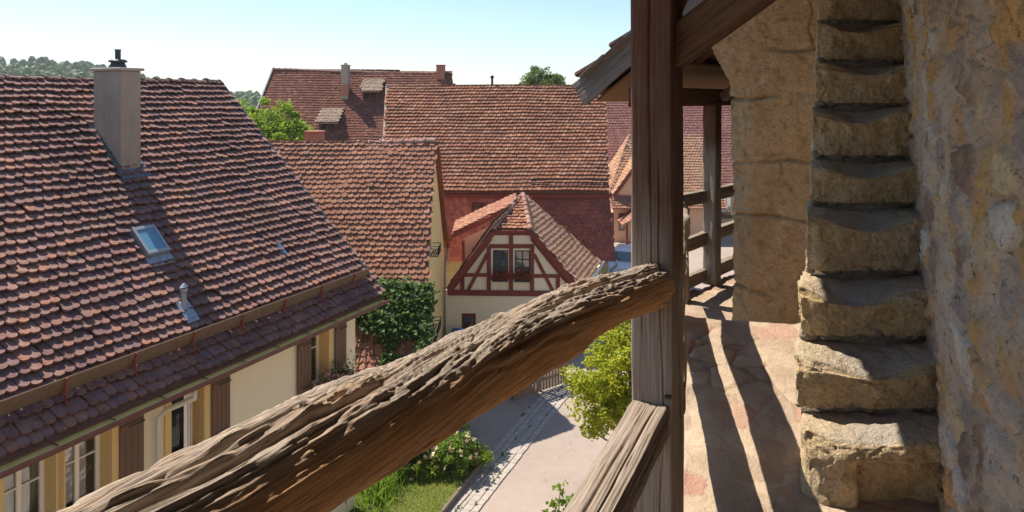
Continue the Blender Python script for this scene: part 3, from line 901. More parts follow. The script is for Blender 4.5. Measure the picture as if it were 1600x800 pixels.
# ------------------------------------------------------------------ pier
pier = thing('stone_pier', 'sandstone pier with a stepped corbel standing in the wall walk left of the stairs', 'pier', W(-.25, 6.8, -2.16))
gv, gf = grid_box(130, 24, 330)
z = -2.2 + gv[:, 2] * 3.9
xl = np.interp(z, [-2.2, .16, .20, .575, 1.3, 2.0], [-.875, -.885, -.90, -1.07, -1.36, -1.5])
x = xl + gv[:, 0] * (.44 - xl); yy = gv[:, 1] * .9
ax = x - xl; cc = .17 * (1 - sstep(.05, .3, z))
m = (ax + yy) < cc
sh = (cc - ax - yy) / 2
x = np.where(m, x + sh, x); yy = np.where(m, yy + sh, yy)
jz = np.array([-1.72, -1.05, -.55, .02, .44, .95])
fr = (gv[:, 1] < .02) | (gv[:, 0] < .01)
nz_ = fbm(np.stack([x * 2.2, yy * 2, z * 2.2], 1), 5, .6)
nf = fbm(np.stack([x * 13, yy * 13, z * 16], 1), 4, .6)
gro = sum(np.exp(-((z - j + .02 * np.sin(x * 7 + j * 9) + .03 * nz_) / .014) ** 2) * sstep(-.55, .1, fbm(np.stack([x * 3 + j * 5, x * 0, x * 0], 1), 2) + .15) for j in jz)
vj = sum(np.exp(-((x - xx + .02 * nz_ + .015 * np.sin(z * 23)) / .010) ** 2) * sstep(-.3, .3, nz_) * ((z > a) & (z < b)) for xx, a, b in ((-.2, .44, .95), (-.45, -1.05, -.55), (-.1, -.55, .02)))
_, _, fcp = worley(np.stack([x * 9, yy * 9, z * 15], 1)); _, _, fcq = worley(np.stack([x * 26, yy * 26, z * 34], 1))
dsp = .026 * nz_ + .014 * nf + .010 * (fcp - .5) + .006 * (fcq - .5) - .045 * gro - .03 * vj + .012 * np.sin(z * 2.1 + 1) 
yy = yy - np.where(gv[:, 1] < .5, dsp, 0); x = x - np.where(gv[:, 0] < .05, dsp, 0)
P = np.array(W(0, 0, 0)) + x[:, None] * np.array(nw) + (6.4 + yy)[:, None] * np.array(ww) + z[:, None] * np.array([0, 0, 1.])
mesh('masonry', P, gf, M_SAND, pier, smooth=True)

# ------------------------------------------------------------------ stairs
FLZ = -1.6
sta = thing('stone_staircase', 'steep worn sandstone stairs with hollowed treads climbing along the town wall', 'stairs', W(.12, 3.2, FLZ))
tops = [-(y - HZ) / F * d_ + .055 for y, d_ in zip([712, 584, 470, 353, 272, 184, 110, 44, -25, -95, -165], [2.67 + .232 * i for i in range(11)])]
fx = [1250, 1243, 1250, 1259, 1265, 1268, 1273, 1275, 1278, 1281, 1284]
dk = [2.67 + .232 * i for i in range(11)]
prev = FLZ - .05
for k in range(11):
    d = dk[k]
    fl = np.array([(fx[k] - 800) / F * d, d, 0.]); 
    tt = np.array([1., 0, 0])
    # run right to the wall plane  x_w = .43
    xw0 = fl[0] * CT - fl[1] * ST
    ln = (.43 - xw0) / CT
    zt = E + tops[k]; gap = .075 if k else .0
    zb = E + prev + gap - (.05 if k else 0)
    ht = zt - zb
    gv, gf = grid_box(84, 44, 36)
    a, b, c = gv[:, 0], gv[:, 1], gv[:, 2]
    dep = .50
    sd = k * 7.7
    P = fl + (a * ln)[:, None] * tt + (b * dep)[:, None] * np.array(ww)
    P[:, 2] = zb + c * ht
    # worn hollow, rounded nose
    wob = .5 + .06 * math.sin(k * 2.3)
    hol = np.exp(-((a - wob + .03) / (.30)) ** 2) * (1 - .75 * sstep(.05, .6, b)) * (.085 if k > 0 else .02)
    n = fbm(np.stack([P[:, 0] * 5 + sd, P[:, 1] * 5, P[:, 2] * 5], 1), 4, .55); nf = fbm(np.stack([P[:, 0] * 24 + sd, P[:, 1] * 24, P[:, 2] * 24], 1), 3)
    P[:, 2] -= (c ** 4) * hol
    nose = np.exp(-(b * dep / .022) ** 2) * np.exp(-((1 - c) * ht / .03) ** 2)
    _, _, fc = worley(P * 15 + sd)
    _, _, fc2 = worley(P * np.array([7, 7, 12]) + sd + 3)
    nf = nf + 1.3 * (fc - .5) + 1.6 * (fc2 - .5)
    P += nose[:, None] * (np.array(ww) * .013 - np.array([0, 0, .011])) * (.4 + 1.6 * fc2)[:, None]
    front = (b < .01); top = (c > .99); left = (a < .01)
    bul = .007 * np.sin(np.pi * c) * (1 - .6 * np.abs(2 * a - 1) ** 3)
    P[front] += (-np.array([0.2, 1, 0]) * (.022 * n + .007 * nf + bul)[:, None])[front]
    P[top, 2] += (.012 * n + .004 * nf)[top] * (1 - .7 * nose[top])
    P[left, 0] -= (.016 * n + .006 * nf)[left]
    # broken left arris
    ch = np.exp(-(a * ln / .05) ** 2) * np.exp(-(b * dep / .06) ** 2)
    P += (ch * (.03 + .02 * n))[:, None] * np.array([.6, .8, 0])
    if k == 0:       # lowest block: cut back on the right
        cut = (a > .36) & (c < .74) & (b < .15)
        P[cut] += np.array(ww) * .055
        cl = np.clip((.16 - a * ln) / .16, 0, 1) * np.clip((.16 - b * dep) / .16, 0, 1)
        P += (cl * .07)[:, None] * np.array([.7, .7, 0])
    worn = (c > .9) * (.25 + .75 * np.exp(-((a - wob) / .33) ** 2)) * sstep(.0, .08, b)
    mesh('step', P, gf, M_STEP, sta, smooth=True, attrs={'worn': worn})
    if k:            # packing of small stones and mortar under each block
        mo = MB(); rg = random.Random(k)
        x0 = .012
        z0 = E + prev - .06
        f2 = Vector(fl) + Vector((0, -.004, 0))
        mo.prism([Vector((f2.x + .035, f2.y + .03, z0)), Vector((f2.x + ln, f2.y + .03, z0)), Vector((f2.x + ln, f2.y + .3, z0)), Vector((f2.x + .17, f2.y + .3, z0))], Vector((0, 0, .125)))
        while x0 < ln - .03:
            wdt = rg.uniform(.03, .09)
            mo.ball((f2.x + x0 + wdt / 2, f2.y + .028 + rg.uniform(-.008, .01), E + prev + .018 + rg.uniform(-.004, .014)), wdt / 2 * 1.1, 9, 6, (1, .6, rg.uniform(.45, .8)))
            x0 += wdt * rg.uniform(.85, 1.5)
        mo.build('joint_packing', M_MORTAR, sta, smooth=True)
    prev = tops[k]
MB().ball(W(.395, 3.17, FLZ + .06), .03, 10, 8, (1, .5, 1)).build('drain_hole', m_paint('hole_shade_black', (.012, .01, .01), .9, 0), sta, smooth=True)  # solid black ball painted as the shade inside a hole

# ------------------------------------------------------------------ walkway floors
def floor_sheet(name, pl, pr_, n, m, zf, seed, sc=3.0):
    """strip between two polylines (plan), n along, m across"""
    s = np.linspace(0, 1, n); t = np.linspace(0, 1, m)
    def res(pts):
        pts = np.array([tuple(p)[:2] for p in pts]); a = np.concatenate([[0], np.cumsum(np.linalg.norm(np.diff(pts, axis=0), axis=1))])
        return np.stack([np.interp(s * a[-1], a, pts[:, i]) for i in range(2)], 1)
    L, R = res(pl), res(pr_)
    P = L[:, None] * (1 - t)[None, :, None] + R[:, None] * t[None, :, None]
    q = P.reshape(-1, 2)
    wv = fbm(np.stack([q[:, 0] * 2.5, q[:, 1] * 2.5, q[:, 0] * 0 + seed], 1), 3)
    d1, d2, cid = worley(np.stack([q[:, 0] * sc + wv * .5, q[:, 1] * sc * .8 + wv * .5, q[:, 0] * 0 + seed], 1))
    edge = d2 - d1
    cover = sstep(-.15, .25, fbm(np.stack([q[:, 0] * 1.7 + seed, q[:, 1] * 1.3, q[:, 0] * 0], 1), 3))
    z = E + zf(q) + .02 * wv + .012 * sstep(.0, .16, edge) * cover + .004 * fbm(np.stack([q[:, 0] * 22, q[:, 1] * 22, q[:, 0] * 0], 1), 3)
    z = z + .05 * (1 - sstep(0, .10, np.tile(t, n))) * fbm(np.stack([q[:, 0] * 5, q[:, 1] * 5, q[:, 0] * 0], 1), 2)
    V = np.concatenate([q, z[:, None]], 1)
    i = np.arange(n - 1)[:, None]; j = np.arange(m - 1)[None]
    Fq = np.stack([i * m + j, i * m + j + 1, (i + 1) * m + j + 1, (i + 1) * m + j], -1).reshape(-1, 4).tolist()
    edge = edge * cover + (1 - cover) * .3
    nb = len(V); low = V.copy(); low[:, 2] -= .25
    bidx = list(range(m)) + [k * m + m - 1 for k in range(1, n)] + [(n - 1) * m + k for k in range(m - 2, -1, -1)] + [k * m for k in range(n - 2, 0, -1)]
    V = np.concatenate([V, low[bidx]]); kk = len(bidx)
    for a in range(kk): Fq.append((bidx[a], nb + a, nb + (a + 1) % kk, bidx[(a + 1) % kk]))
    cid = np.concatenate([cid, cid[bidx]]); edge = np.concatenate([edge, edge[bidx]])
    o = mesh(name, V, Fq, M_FLOOR, None, attrs=dict(cid=cid, edge=edge), smooth=True)
    return tag(o, 'worn stone paving of the wall walk', 'walkway', kind='structure')


le = Vector((1.25, 4.97, 0))
floor_sheet('walkway', [W(-.66, -1.8), W(-.55, 2.68), W(-.62, 3.1), le], [W(.42, -1.8), W(.42, 2.6), W(.42, 3.3), Vector((2.62, 4.80, 0))], 420, 110, lambda q: FLZ + 0 * q[:, 0], 3., 5.2)
floor_sheet('walkway', [Vector((1.2, 4.85, 0)), W(-1.56, 7.45), W(-1.2, 8.85), W(0.0, 13.2)], [Vector((2.5, 4.7, 0)), W(.42, 7.45), W(.42, 8.85), W(1.2, 13.2)], 200, 60, lambda q: -2.18 + 0 * q[:, 0], 8., 5.)
# ================================================================== building materials
M_T_L = m_tile('purple_brown_tile', [(0.214, 0.116, 0.104), (0.168, 0.100, 0.097), (0.246, 0.130, 0.104), (0.194, 0.122, 0.120), (0.272, 0.158, 0.125), (0.155, 0.090, 0.086), (0.202, 0.108, 0.094), (0.297, 0.144, 0.097), (0.220, 0.130, 0.120), (0.182, 0.100, 0.091), (0.246, 0.144, 0.120), (0.194, 0.116, 0.100)], stain_amt=.6)
M_T_2 = m_tile('rose_clay_tile', [(0.299, 0.145, 0.097), (0.258, 0.120, 0.084), (0.340, 0.170, 0.109), (0.278, 0.140, 0.101), (0.319, 0.150, 0.092), (0.237, 0.110, 0.076), (0.371, 0.200, 0.134)], stain_amt=.25)
M_T_B = m_tile('brown_red_tile', [(0.258, 0.110, 0.067), (0.216, 0.095, 0.063), (0.288, 0.130, 0.076), (0.185, 0.085, 0.059), (0.309, 0.150, 0.092), (0.237, 0.100, 0.063), (0.340, 0.190, 0.126)], stain_amt=.5)
M_T_RED = m_tile('red_hung_tile', [(0.54, 0.17, 0.10), (0.46, 0.13, 0.08), (0.58, 0.20, 0.115), (0.38, 0.11, 0.07)], stain=(0.14, 0.045, 0.045), stain_amt=.55)
M_T_MAR = m_tile('maroon_tile', [(0.175, 0.065, 0.046), (0.144, 0.055, 0.042), (0.206, 0.080, 0.055), (0.124, 0.050, 0.039), (0.237, 0.110, 0.076), (0.165, 0.060, 0.042)], stain_amt=.4)
M_T_TAN = m_tile('tan_clay_tile', [(0.38, 0.22, 0.14), (0.34, 0.19, 0.12), (0.42, 0.25, 0.17), (0.30, 0.17, 0.115), (0.40, 0.21, 0.12)], stain_amt=.25)
M_T_DORM = m_tile('weathered_dormer_tile', [(0.27, 0.2, 0.155), (0.23, 0.17, 0.135), (0.31, 0.235, 0.185)], stain_amt=.4)
M_T_HMAR = m_tile('dark_hung_tile', [(0.27, 0.085, 0.06), (0.22, 0.07, 0.055), (0.31, 0.10, 0.07), (0.18, 0.06, 0.05), (0.25, 0.08, 0.06)], stain=(.07, .03, .03), stain_amt=.75)
M_RIDGE_L = m_tile('ridge_tile_dark', [(0.16, 0.11, 0.10), (0.21, 0.15, 0.13), (0.13, 0.09, 0.085)], stain_amt=.4)
M_RIDGE_2 = m_tile('ridge_tile_rose', [(0.33, 0.19, 0.15), (0.28, 0.16, 0.13), (0.38, 0.24, 0.2)], stain_amt=.3)
M_CREAM = m_plaster('cream_plaster', (0.82, 0.76, 0.57), .1)
M_OCHRE = m_paint('ochre_paint', (0.70, 0.50, 0.21), .6, .12)
M_WHITEP = m_paint('white_window_paint', (0.87, 0.85, 0.79), .45, .05)
M_SHUT = m_paint('brown_shutter_paint', (0.15, 0.085, 0.055), .6, .2)
M_MAROON = m_paint('maroon_paint', (0.16, 0.028, 0.022), .6, .25)
M_MARMET = m_metal('maroon_gutter', (0.17, 0.075, 0.065), .5, .3)
M_COPPER = m_metal('brown_copper', (0.20, 0.135, 0.09), .55, .35)
M_ZINC = m_metal('zinc_sheet', (0.36, 0.40, 0.44), .4, .75)
M_LEAD = m_metal('lead_flashing', (0.16, 0.18, 0.21), .5, .5)
M_DKMET = m_metal('dark_metal', (0.07, 0.075, 0.085), .45, .5)
M_IRON = m_paint('red_iron', (0.28, 0.05, 0.035), .6, .2)
M_BLACK = m_paint('black_iron', (0.025, 0.022, 0.022), .6, .1)
M_GLASS = m_glass('window_glass')
M_CURT = m_paint('white_curtain', (0.66, 0.64, 0.6), .9, .15)
M_CHIM = m_plaster('chimney_render', (0.36, 0.305, 0.25), .65, 2.0)
M_BRICKC = m_paint('chimney_brick', (0.38, 0.17, 0.115), .85, .4)
M_YEL = m_plaster('yellow_plaster', (0.76, 0.57, 0.26), .2)
M_PINK = m_plaster('salmon_plaster', (0.72, 0.45, 0.33), .15)
M_PEACH = m_plaster('peach_plaster', (0.76, 0.46, 0.29), .2)
M_TIMBR = m_paint('oxblood_timber', (0.21, 0.046, 0.036), .7, .35)
M_LEAFG = m_leaf('green_leaf', [(0.03, 0.075, 0.018), (0.055, 0.12, 0.028), (0.09, 0.18, 0.04)], .3)
M_GERAN = m_leaf('red_blossom', [(0.45, 0.02, 0.02), (0.55, 0.04, 0.05)], .2)
M_PINKF = m_leaf('pink_blossom', [(0.65, 0.25, 0.35), (0.75, 0.45, 0.5), (0.7, 0.2, 0.3)], .2)
UP = Vector((0, 0, 1))


def window(parent, o, u, n, s0, s1, z0, z1, depth, mat, cols=2, rows=2, fw=.055, curtain=True, name='window', rowsplit=None, fd=.07, bars=.025, sill=False):
    """frame with bars as a part; panes and curtain as its sub-parts; set back `depth` from the wall face"""
    o, u, n = Vector(o), Vector(u).normalized(), Vector(n).normalized()
    P = lambda s, z, d: o + u * s + UP * z - n * d
    m = MB()
    def b(a0, a1, c0, c1, d=depth, t=fd): m.box(P(a0, c0, d), u * (a1 - a0), UP * (c1 - c0), -n * t, .006)
    b(s0, s0 + fw, z0, z1); b(s1 - fw, s1, z0, z1); b(s0 + fw, s1 - fw, z0, z0 + fw); b(s0 + fw, s1 - fw, z1 - fw, z1)
    iw = (s1 - s0 - 2 * fw); ih = z1 - z0 - 2 * fw
    for k in range(1, cols):
        c = s0 + fw + iw * k / cols
        wdt = fw * 1.1 if (cols == 2 or k * 2 == cols) else bars
        b(c - wdt / 2, c + wdt / 2, z0 + fw, z1 - fw, depth + .002, fd - .004)
    rs = rowsplit or [k / rows for k in range(1, rows)]
    for k in rs:
        c = z0 + fw + ih * k
        b(s0 + fw, s1 - fw, c - bars / 2, c + bars / 2, depth + .008, fd - .02)
    f = m.build(name, mat, parent)
    g = MB(); g.box(P(s0 + fw * .6, z0 + fw * .6, depth + fd * .5), u * (iw + fw * .8), UP * (ih + fw * .8), -n * .006)
    g.build('pane', M_GLASS, f)
    if curtain:
        c = MB()
        for (a0, a1) in ((s0 + fw, s0 + fw + iw * .42), (s1 - fw - iw * .42, s1 - fw)):
            k = 18; V = []; Fc = []
            for i in range(k + 1):
                a = a0 + (a1 - a0) * i / k; w = .025 * math.sin(i * 2.1)
                V += [P(a, z0 + .02, depth + fd + .05 + w), P(a, z1 - ih * .3, depth + fd + .05 + w * .6), P(a, z0 + .02, depth + fd + .058 + w), P(a, z1 - ih * .3, depth + fd + .058 + w * .6)]
            for i in range(k): q = 4 * i; Fc += [(q, q + 4, q + 5, q + 1), (q + 2, q + 3, q + 7, q + 6)]
            c.add(V, Fc)
        c.build('curtain', M_CURT, f, smooth=True)
    if sill:
        MB().box(P(s0 - .04, z0 - .05, -.05), u * (s1 - s0 + .08), UP * .05, -n * (depth + .05), .006).build('sill', mat, f)
    return f


def flowers(name, label, c, u, length, mat_f, seed, group=None, drop=.18, box=True, nf=60, parent=None, lsz=.07, boxmat=None, rad=(.14, .16)):
    """flower box: trough, foliage, blossoms"""
    c, u = Vector(c), Vector(u).normalized(); n = u.cross(UP)
    t = thing(name, label, 'flower box', c, group)
    if box: MB().box(c - u * length / 2 - n * .08, u * length, n * .16, UP * .15, .01).build('trough', boxmat or M_SHUT, t)
    rg = np.random.default_rng(seed)
    k = int(260 * length)
    s = rg.uniform(-.5, .5, k) * length * 1.04
    p = np.array(c)[None] + s[:, None] * np.array(u) + rg.normal(0, rad[0], k)[:, None] * np.array(n) * .8 + (np.abs(rg.normal(.0, rad[1], k)) + .12 - drop * (rg.random(k) < .3))[:, None] * np.array([0, 0, 1.])
    V, Fc, R = leaf_mesh(p, lsz, seed); mesh('foliage', V, Fc, M_LEAFG, t, attrs={'rnd': R})
    s = rg.uniform(-.5, .5, nf) * length
    q = np.array(c)[None] + s[:, None] * np.array(u) + rg.normal(0, rad[0], nf)[:, None] * np.array(n) + (np.abs(rg.normal(.02, rad[1], nf)) + .14 - drop * .6 * (rg.random(nf) < .3))[:, None] * np.array([0, 0, 1.])
    q = np.repeat(q, 6, 0) + rg.normal(0, .018, (nf * 6, 3))
    V, Fc, R = leaf_mesh(q, .04, seed + 1, ratio=1.0); mesh('blossoms', V, Fc, mat_f, t, attrs={'rnd': R})
    return t


# ================================================================== the long house on the left
HL = thing('house', 'long cream house with brown shutters under the broad purple-brown roof at left', 'house', W(-12.5, 6, -9.5), 'houses of the lane')
RX, RZ = -14.9, .39; PIT = .936
EX, EZ = -9.57, -4.60
nL = Vector(nw) * PIT + UP; nL.normalize()
PL0 = W(RX, 8, RZ)
def onroof(c, r): return hit(c, r, PL0, nL)
def LP(x, y, dz=0.0): return W(x, y, RZ - PIT * (x - RX) + dz)
Y0, Y1 = -2.0, 13.02
rf = roof('roof', [tile_field([W(EX, Y0, EZ), W(EX, Y1, EZ), W(RX, Y1, RZ), W(RX, Y0, RZ)], ww, .152, .2, .044, 3, .05, 1.35, .12, 2.4),
                   tile_field([W(2 * RX - EX, Y1, EZ), W(2 * RX - EX, Y0, EZ), W(RX, Y0, RZ), W(RX, Y1, RZ)], ww, .3, .3, .028, 4, .03, 1, .12)], M_T_L, HL)
V, Fc, R = ridge_caps(W(RX, Y0, RZ + .0), W(RX, Y1, RZ + .0), .13, .36, 3, .05)
mesh('ridge_tiles', V, Fc, M_RIDGE_L, rf, attrs={'rnd': R}, smooth=False)
MB().bar(LP(RX - .02, Y1 + .035, .06), LP(EX - .03, Y1 + .035, .04), .09, .16).build('verge_flashing', M_DKMET, rf)
# walls
Yg = 12.6
fac_o = W(-10, Yg, -9.5); fac_u = -Vector(ww)      # measured from the far corner back towards the viewer
def facs(col, row=600):
    p = hit(col, row, W(-10, 0), nw); q = p - fac_o
    return q.dot(fac_u), q.z
sh_t = []
ops = []
def opening(c0, c1, rtop, h):
    s1_, _ = facs(c0); s0_, _ = facs(c1)
    _, zt = facs((c0 + c1) / 2, rtop)
    ops.append((s0_, s1_, zt - h, zt)); return ops[-1]
o4 = opening(484, 513, 514, 1.28)
o3 = opening(265, 318, 603, 1.28)
o2 = opening(98, 174, 684, 1.28)
o1 = opening(2, 88, 712, 1.28)
zt_ = o3[3]
ops = [(a, b, zt_ - 1.3, zt_) for a, b, _, _ in ops]
WT = E - 4.42
wl = MB()
# wall top follows the underside of the roof; gables closed
wl.wall(fac_o, fac_u, nw, rect(0, Yg - Y0 - .3, 0, WT), [rect(a, b, c, d) for a, b, c, d in ops], .38)
bx = 2 * RX + 10
wl.wall(W(bx, Yg, -9.5), fac_u, -Vector(nw), rect(0, Yg - Y0 - .3, 0, WT), (), .38)
gp = lambda y: [W(-10.38, y, -9.5), W(-10.38, y, -4.42), W(RX, y, RZ - .2), W(bx + .38, y, -4.42), W(bx + .38, y, -9.5)]
wl.prism(gp(Yg), -Vector(ww) * .35); wl.prism(gp(Y0 + .3), Vector(ww) * .35)
walls = wl.build('wall', M_CREAM, HL)
sf = MB(); sf.box(W(-9.99, Y0 + .1, -4.52), nw * .32, ww * (Y1 - Y0 - .2), UP * .06)
sf.build('soffit', M_OCHRE, HL)
for i, (a, b, c, d) in enumerate(ops):
    tr = MB()
    o_ = fac_o + nw * .004
    for (s0, s1, q0, q1) in ((a - .11, a, c - .1, d + .1), (b, b + .11, c - .1, d + .1), (a, b, d, d + .1)):
        tr.box(o_ + fac_u * s0 + UP * q0, fac_u * (s1 - s0), UP * (q1 - q0), nw * .03, .004)
    # ochre reveal linings
    tr.box(fac_o + fac_u * a + UP * c + nw * .03, fac_u * .012, UP * (d - c), -nw * .3)
    tr.box(fac_o + fac_u * (b - .012) + UP * c + nw * .03, fac_u * .012, UP * (d - c), -nw * .3)
    tr.build('window_surround', M_OCHRE, HL)
for i, (a, b, c, d) in enumerate(ops):
    if i == 1:
        f = window(HL, fac_o, fac_u, nw, a + .013, b - .013, c, d, .25, M_WHITEP, 1, 1, .05, True)
        # one casement stands ajar, hinged on its far jamb
        hp = fac_o + fac_u * (a + .05) - nw * .22; ang = math.radians(42)
        du = fac_u * math.cos(ang) + nw * math.sin(ang); dn = du.cross(UP) * -1
        window(HL, hp, du, dn, 0, (b - a) - .12, c + .05, d - .05, 0, M_WHITEP, 2, 2, .045, False, 'open_casement', [.66], .05)
    else:
        window(HL, fac_o, fac_u, nw, a + .013, b - .013, c, d, .25, M_WHITEP, 2, 2, .06, True, rowsplit=[.62])
    MB().box(fac_o + fac_u * (a - .08) + UP * (c - .05) - nw * .2, fac_u * (b - a + .16), nw * .27, UP * .05, .006).build('window_sill', M_OCHRE, HL)


def shutter(c0, c1, r_t):
    s1_, _ = facs(c0); s0_, _ = facs(c1); _, zt = facs((c0 + c1) / 2, r_t)
    zt = ops[0][3] + .03; zb = zt - 1.36
    p = fac_o + fac_u * s0_ + nw * .035
    m = MB(); wd = s1_ - s0_
    nb = 4
    for k in range(nb): m.box(p + fac_u * (wd * k / nb + .002) + UP * zb, fac_u * (wd / nb - .004), UP * (zt - zb), nw * .028, .004)
    for zz in (.2, 1.08): m.box(p + nw * .028 + fac_u * .012 + UP * (zb + zz), fac_u * (wd - .024), UP * .09, nw * .016, .004)
    o = m.build('shutter', M_SHUT, HL)
    for zz in (.23, 1.11): MB().box(p + nw * .044 + UP * (zb + zz), fac_u * wd * .7, UP * .03, nw * .006).build('hinge', M_BLACK, o)


for c0, c1, r in ((183, 221, 646), (328, 356, 583), (462, 483, 528), (521, 538, 498)): shutter(c0, c1, r)
# eaves gutter with straps, downpipe
gx = EX + .05; gz = EZ - .02
g = MB(); k = 9; V = []; Fc = []
for yy in (Y0, Y1 + .02):
    for rr in (.105, .098):
        for i in range(k + 1):
            a = math.pi + math.pi * i / k
            V.append(W(gx + .06 + math.cos(a) * rr, yy, gz - .02 + math.sin(a) * rr))
for i in range(k):
    Fc.append((i, i + 1, 2 * (k + 1) + i + 1, 2 * (k + 1) + i)); b = k + 1
    Fc.append((b + i, 3 * b + i, 3 * b + i + 1, b + i + 1))
b = k + 1
Fc += [(0, 2 * b, 3 * b, b), (k, b + k, 3 * b + k, 2 * b + k)]
for e_ in (0, 2 * b): Fc.append([e_ + i for i in range(k + 1)])
g.add(V, Fc); g.tube([W(gx + .165, Y0, gz - .015), W(gx + .165, Y1 + .02, gz - .015)], .014, 8)
gut = g.build('gutter', M_MARMET, HL)
MB().prism([W(gx - .034, Y0 + .05, gz - .022), W(gx + .06, Y0 + .05, gz - .10), W(gx + .154, Y0 + .05, gz - .022)], ww * (Y1 - Y0 - .1)).build('gutter_lining', m_paint('gutter_yellow', (.82, .58, .16), .9, .1), gut)  # strong yellow filling, raised near the gutter rim
for y in np.arange(Y0 + .4, Y1, .8): MB().box(W(gx - .03, y, gz + .002), nw * .18, ww * .02, UP * .008).build('gutter_strap', M_MARMET, gut)
yd = (hit(247, 640, W(-9.9, 0), nw) - Vector((0, 0, E))).dot(Vector(ww))
dp = MB()
dp.tube([W(gx + .06, yd + .33, gz - .1), W(gx + .06, yd + .33, gz - .25), W(-9.82, yd + .10, gz - .42), W(-9.90, yd, gz - .52), W(-9.90, yd, -9.45)], .045, 12)
dp.build('downpipe', m_paint('cream_downpipe', (.66, .61, .47), .5, .1), HL, smooth=True)
# snow board on iron brackets
sx = -9.955
sg = thing('snow_guard', 'long brown snow guard board on red iron brackets above the eaves of the left roof', 'snow guard', LP(sx, 6, .05))
n_ = (nL + UP * .8).normalized()
MB().box(LP(sx, Y0 + .1, .0) + n_ * .11, ww * (Y1 - Y0 - .25), n_ * .25, (nw - UP * PIT).normalized() * .022, .004).build('board', M_COPPER, sg)
dn_ = (nw - UP * PIT).normalized()
for y in np.arange(Y0 + .55, Y1 - .1, 1.06):
    q = LP(sx, y, 0)
    m = MB(); m.bar(q + dn_ * .035 + n_ * .05, q + dn_ * .035 + n_ * .37, .03, .012, up=ww); m.bar(q + dn_ * .20 + n_ * .06, q + dn_ * .04 + n_ * .26, .025, .012, up=ww); m.bar(q - dn_ * .1 + n_ * .055, q + dn_ * .22 + n_ * .055, .03, .012, up=ww)
    m.build('bracket', M_IRON, sg)
# chimney
def wco(p): q = p - Vector((0, 0, E)); return q.dot(Vector(nw)), q.dot(Vector(ww)), q.z
cx_, cy_, cz_ = wco(onroof(189, 277))
cx0 = cx_ - .86; cw = .43; ctz = .57
ch = MB(); ch.box(W(cx0, cy_, cz_ - 1.0 + .0), nw * .86, ww * cw, UP * (ctz - cz_ + 1.0), .012)
chm = ch.build('chimney', M_CHIM, HL)
MB().box(W(cx0 - .05, cy_ - .05, ctz + .002), nw * .96, ww * (cw + .1), UP * .06, .012).build('cap_slab', m_plaster('cap_concrete', (.42, .37, .32), .4, 3), chm)
cc = W(cx0 + .45, cy_ + cw / 2, ctz + .06)
c_ = MB(); c_.tube([cc, cc + UP * .05, cc + UP * .12, cc + UP * .125], [.16, .155, .12, .02], 18); c_.tube([cc + UP * .12, cc + UP * .15, cc + UP * .18], [.17, .175, .14], 18); c_.tube([cc + UP * .16, cc + UP * .38], [.055, .055], 14)
c_.tube([cc + UP * .36, cc + UP * .385], [.062, .062], 14)
c_.build('cowl', M_DKMET, chm, smooth=False)
fl_ = MB()
def strip(x0, x1, y0, y1, h=.06): fl_.prism([LP(x0, y0, .10), LP(x1, y0, .10), LP(x1, y1, .10), LP(x0, y1, .10)], nL * (h + .03))
strip(cx_ + .0, cx_ + .16, cy_ - .1, cy_ + cw + .1, .03); strip(cx0 - .1, cx_ - .0, cy_ - .09, cy_ - .004, .05); strip(cx0 - .1, cx_, cy_ + cw + .004, cy_ + cw + .09, .05)
fl_.build('flashing', M_LEAD, chm)
# roof window
def slab(parent, name, mat, x0, x1, y0, y1, h0, h1, bev=.01):
    d1 = (nw - UP * PIT) * (x1 - x0)
    return MB().box(LP(x0, y0, 0) + nL * h0, d1, ww * (y1 - y0), nL * (h1 - h0), bev).build(name, mat, parent)
x0, y0, _ = wco(onroof(197, 369)); x1, y1, _ = wco(onroof(258, 402))
sw = thing('skylight', 'roof window with painted sky reflection in the left roof below the chimney', 'skylight', LP((x0 + x1) / 2, (y0 + y1) / 2, .05), 'skylights of the left roof')
m = MB(); t_ = .055; d1 = (nw - UP * PIT); a0 = LP(x0, y0, 0) + nL * .03
for (xa, xb, ya, yb) in ((x0, x1, y0, y0 + t_), (x0, x1, y1 - t_, y1), (x0, x0 + t_, y0 + t_, y1 - t_), (x1 - t_, x1, y0 + t_, y1 - t_)):
    m.box(LP(xa, ya) + nL * .02, d1 * (xb - xa), ww * (yb - ya), nL * .21, .006)
m.build('frame', M_ZINC, sw)
t = NT('sky_reflection_glass'); M_SKYG = t.done((0.10, 0.24, 0.36), .08, t.bump(t.noise(t.vec(), 2, 2), .1, .02), .9)  # blue of the reflected sky is put into the pane colour
slab(sw, 'pane', M_SKYG, x0 + t_ * .8, x1 - t_ * .8, y0 + t_ * .8, y1 - t_ * .8, .16, .21, .004)
slab(sw, 'apron', M_ZINC, x1, x1 + .16, y0 - .03, y1 + .03, .09, .135, .004)
x0, y0, _ = wco(onroof(428, 388)); x1, y1, _ = wco(onroof(442, 402))
s2 = thing('skylight', 'tiny blue roof light alone near the right edge of the left roof', 'skylight', LP(x0, y0, .05), 'skylights of the left roof')
slab(s2, 'pane', M_SKYG, x0, x1, y0, y1, .135, .155, .003); slab(s2, 'frame', M_ZINC, x0 - .03, x1 + .03, y0 - .03, y1 + .03, .05, .132, .003)
px_, py_, pz_ = wco(onroof(287, 492))
vp = thing('vent_pipe', 'small grey zinc vent pipe standing on the left roof above the snow guard', 'vent pipe', LP(px_, py_, .06))
b_ = LP(px_, py_, .09)
m = MB(); m.tube([b_ - UP * .05, b_ + UP * .30], [.055, .045], 12); m.tube([b_ + UP * .29, b_ + UP * .33, b_ + UP * .38], [.045, .065, .065], 12); m.tube([b_ + UP * .40, b_ + UP * .46], [.07, .02], 12)
m.build('pipe', M_ZINC, vp, smooth=False)
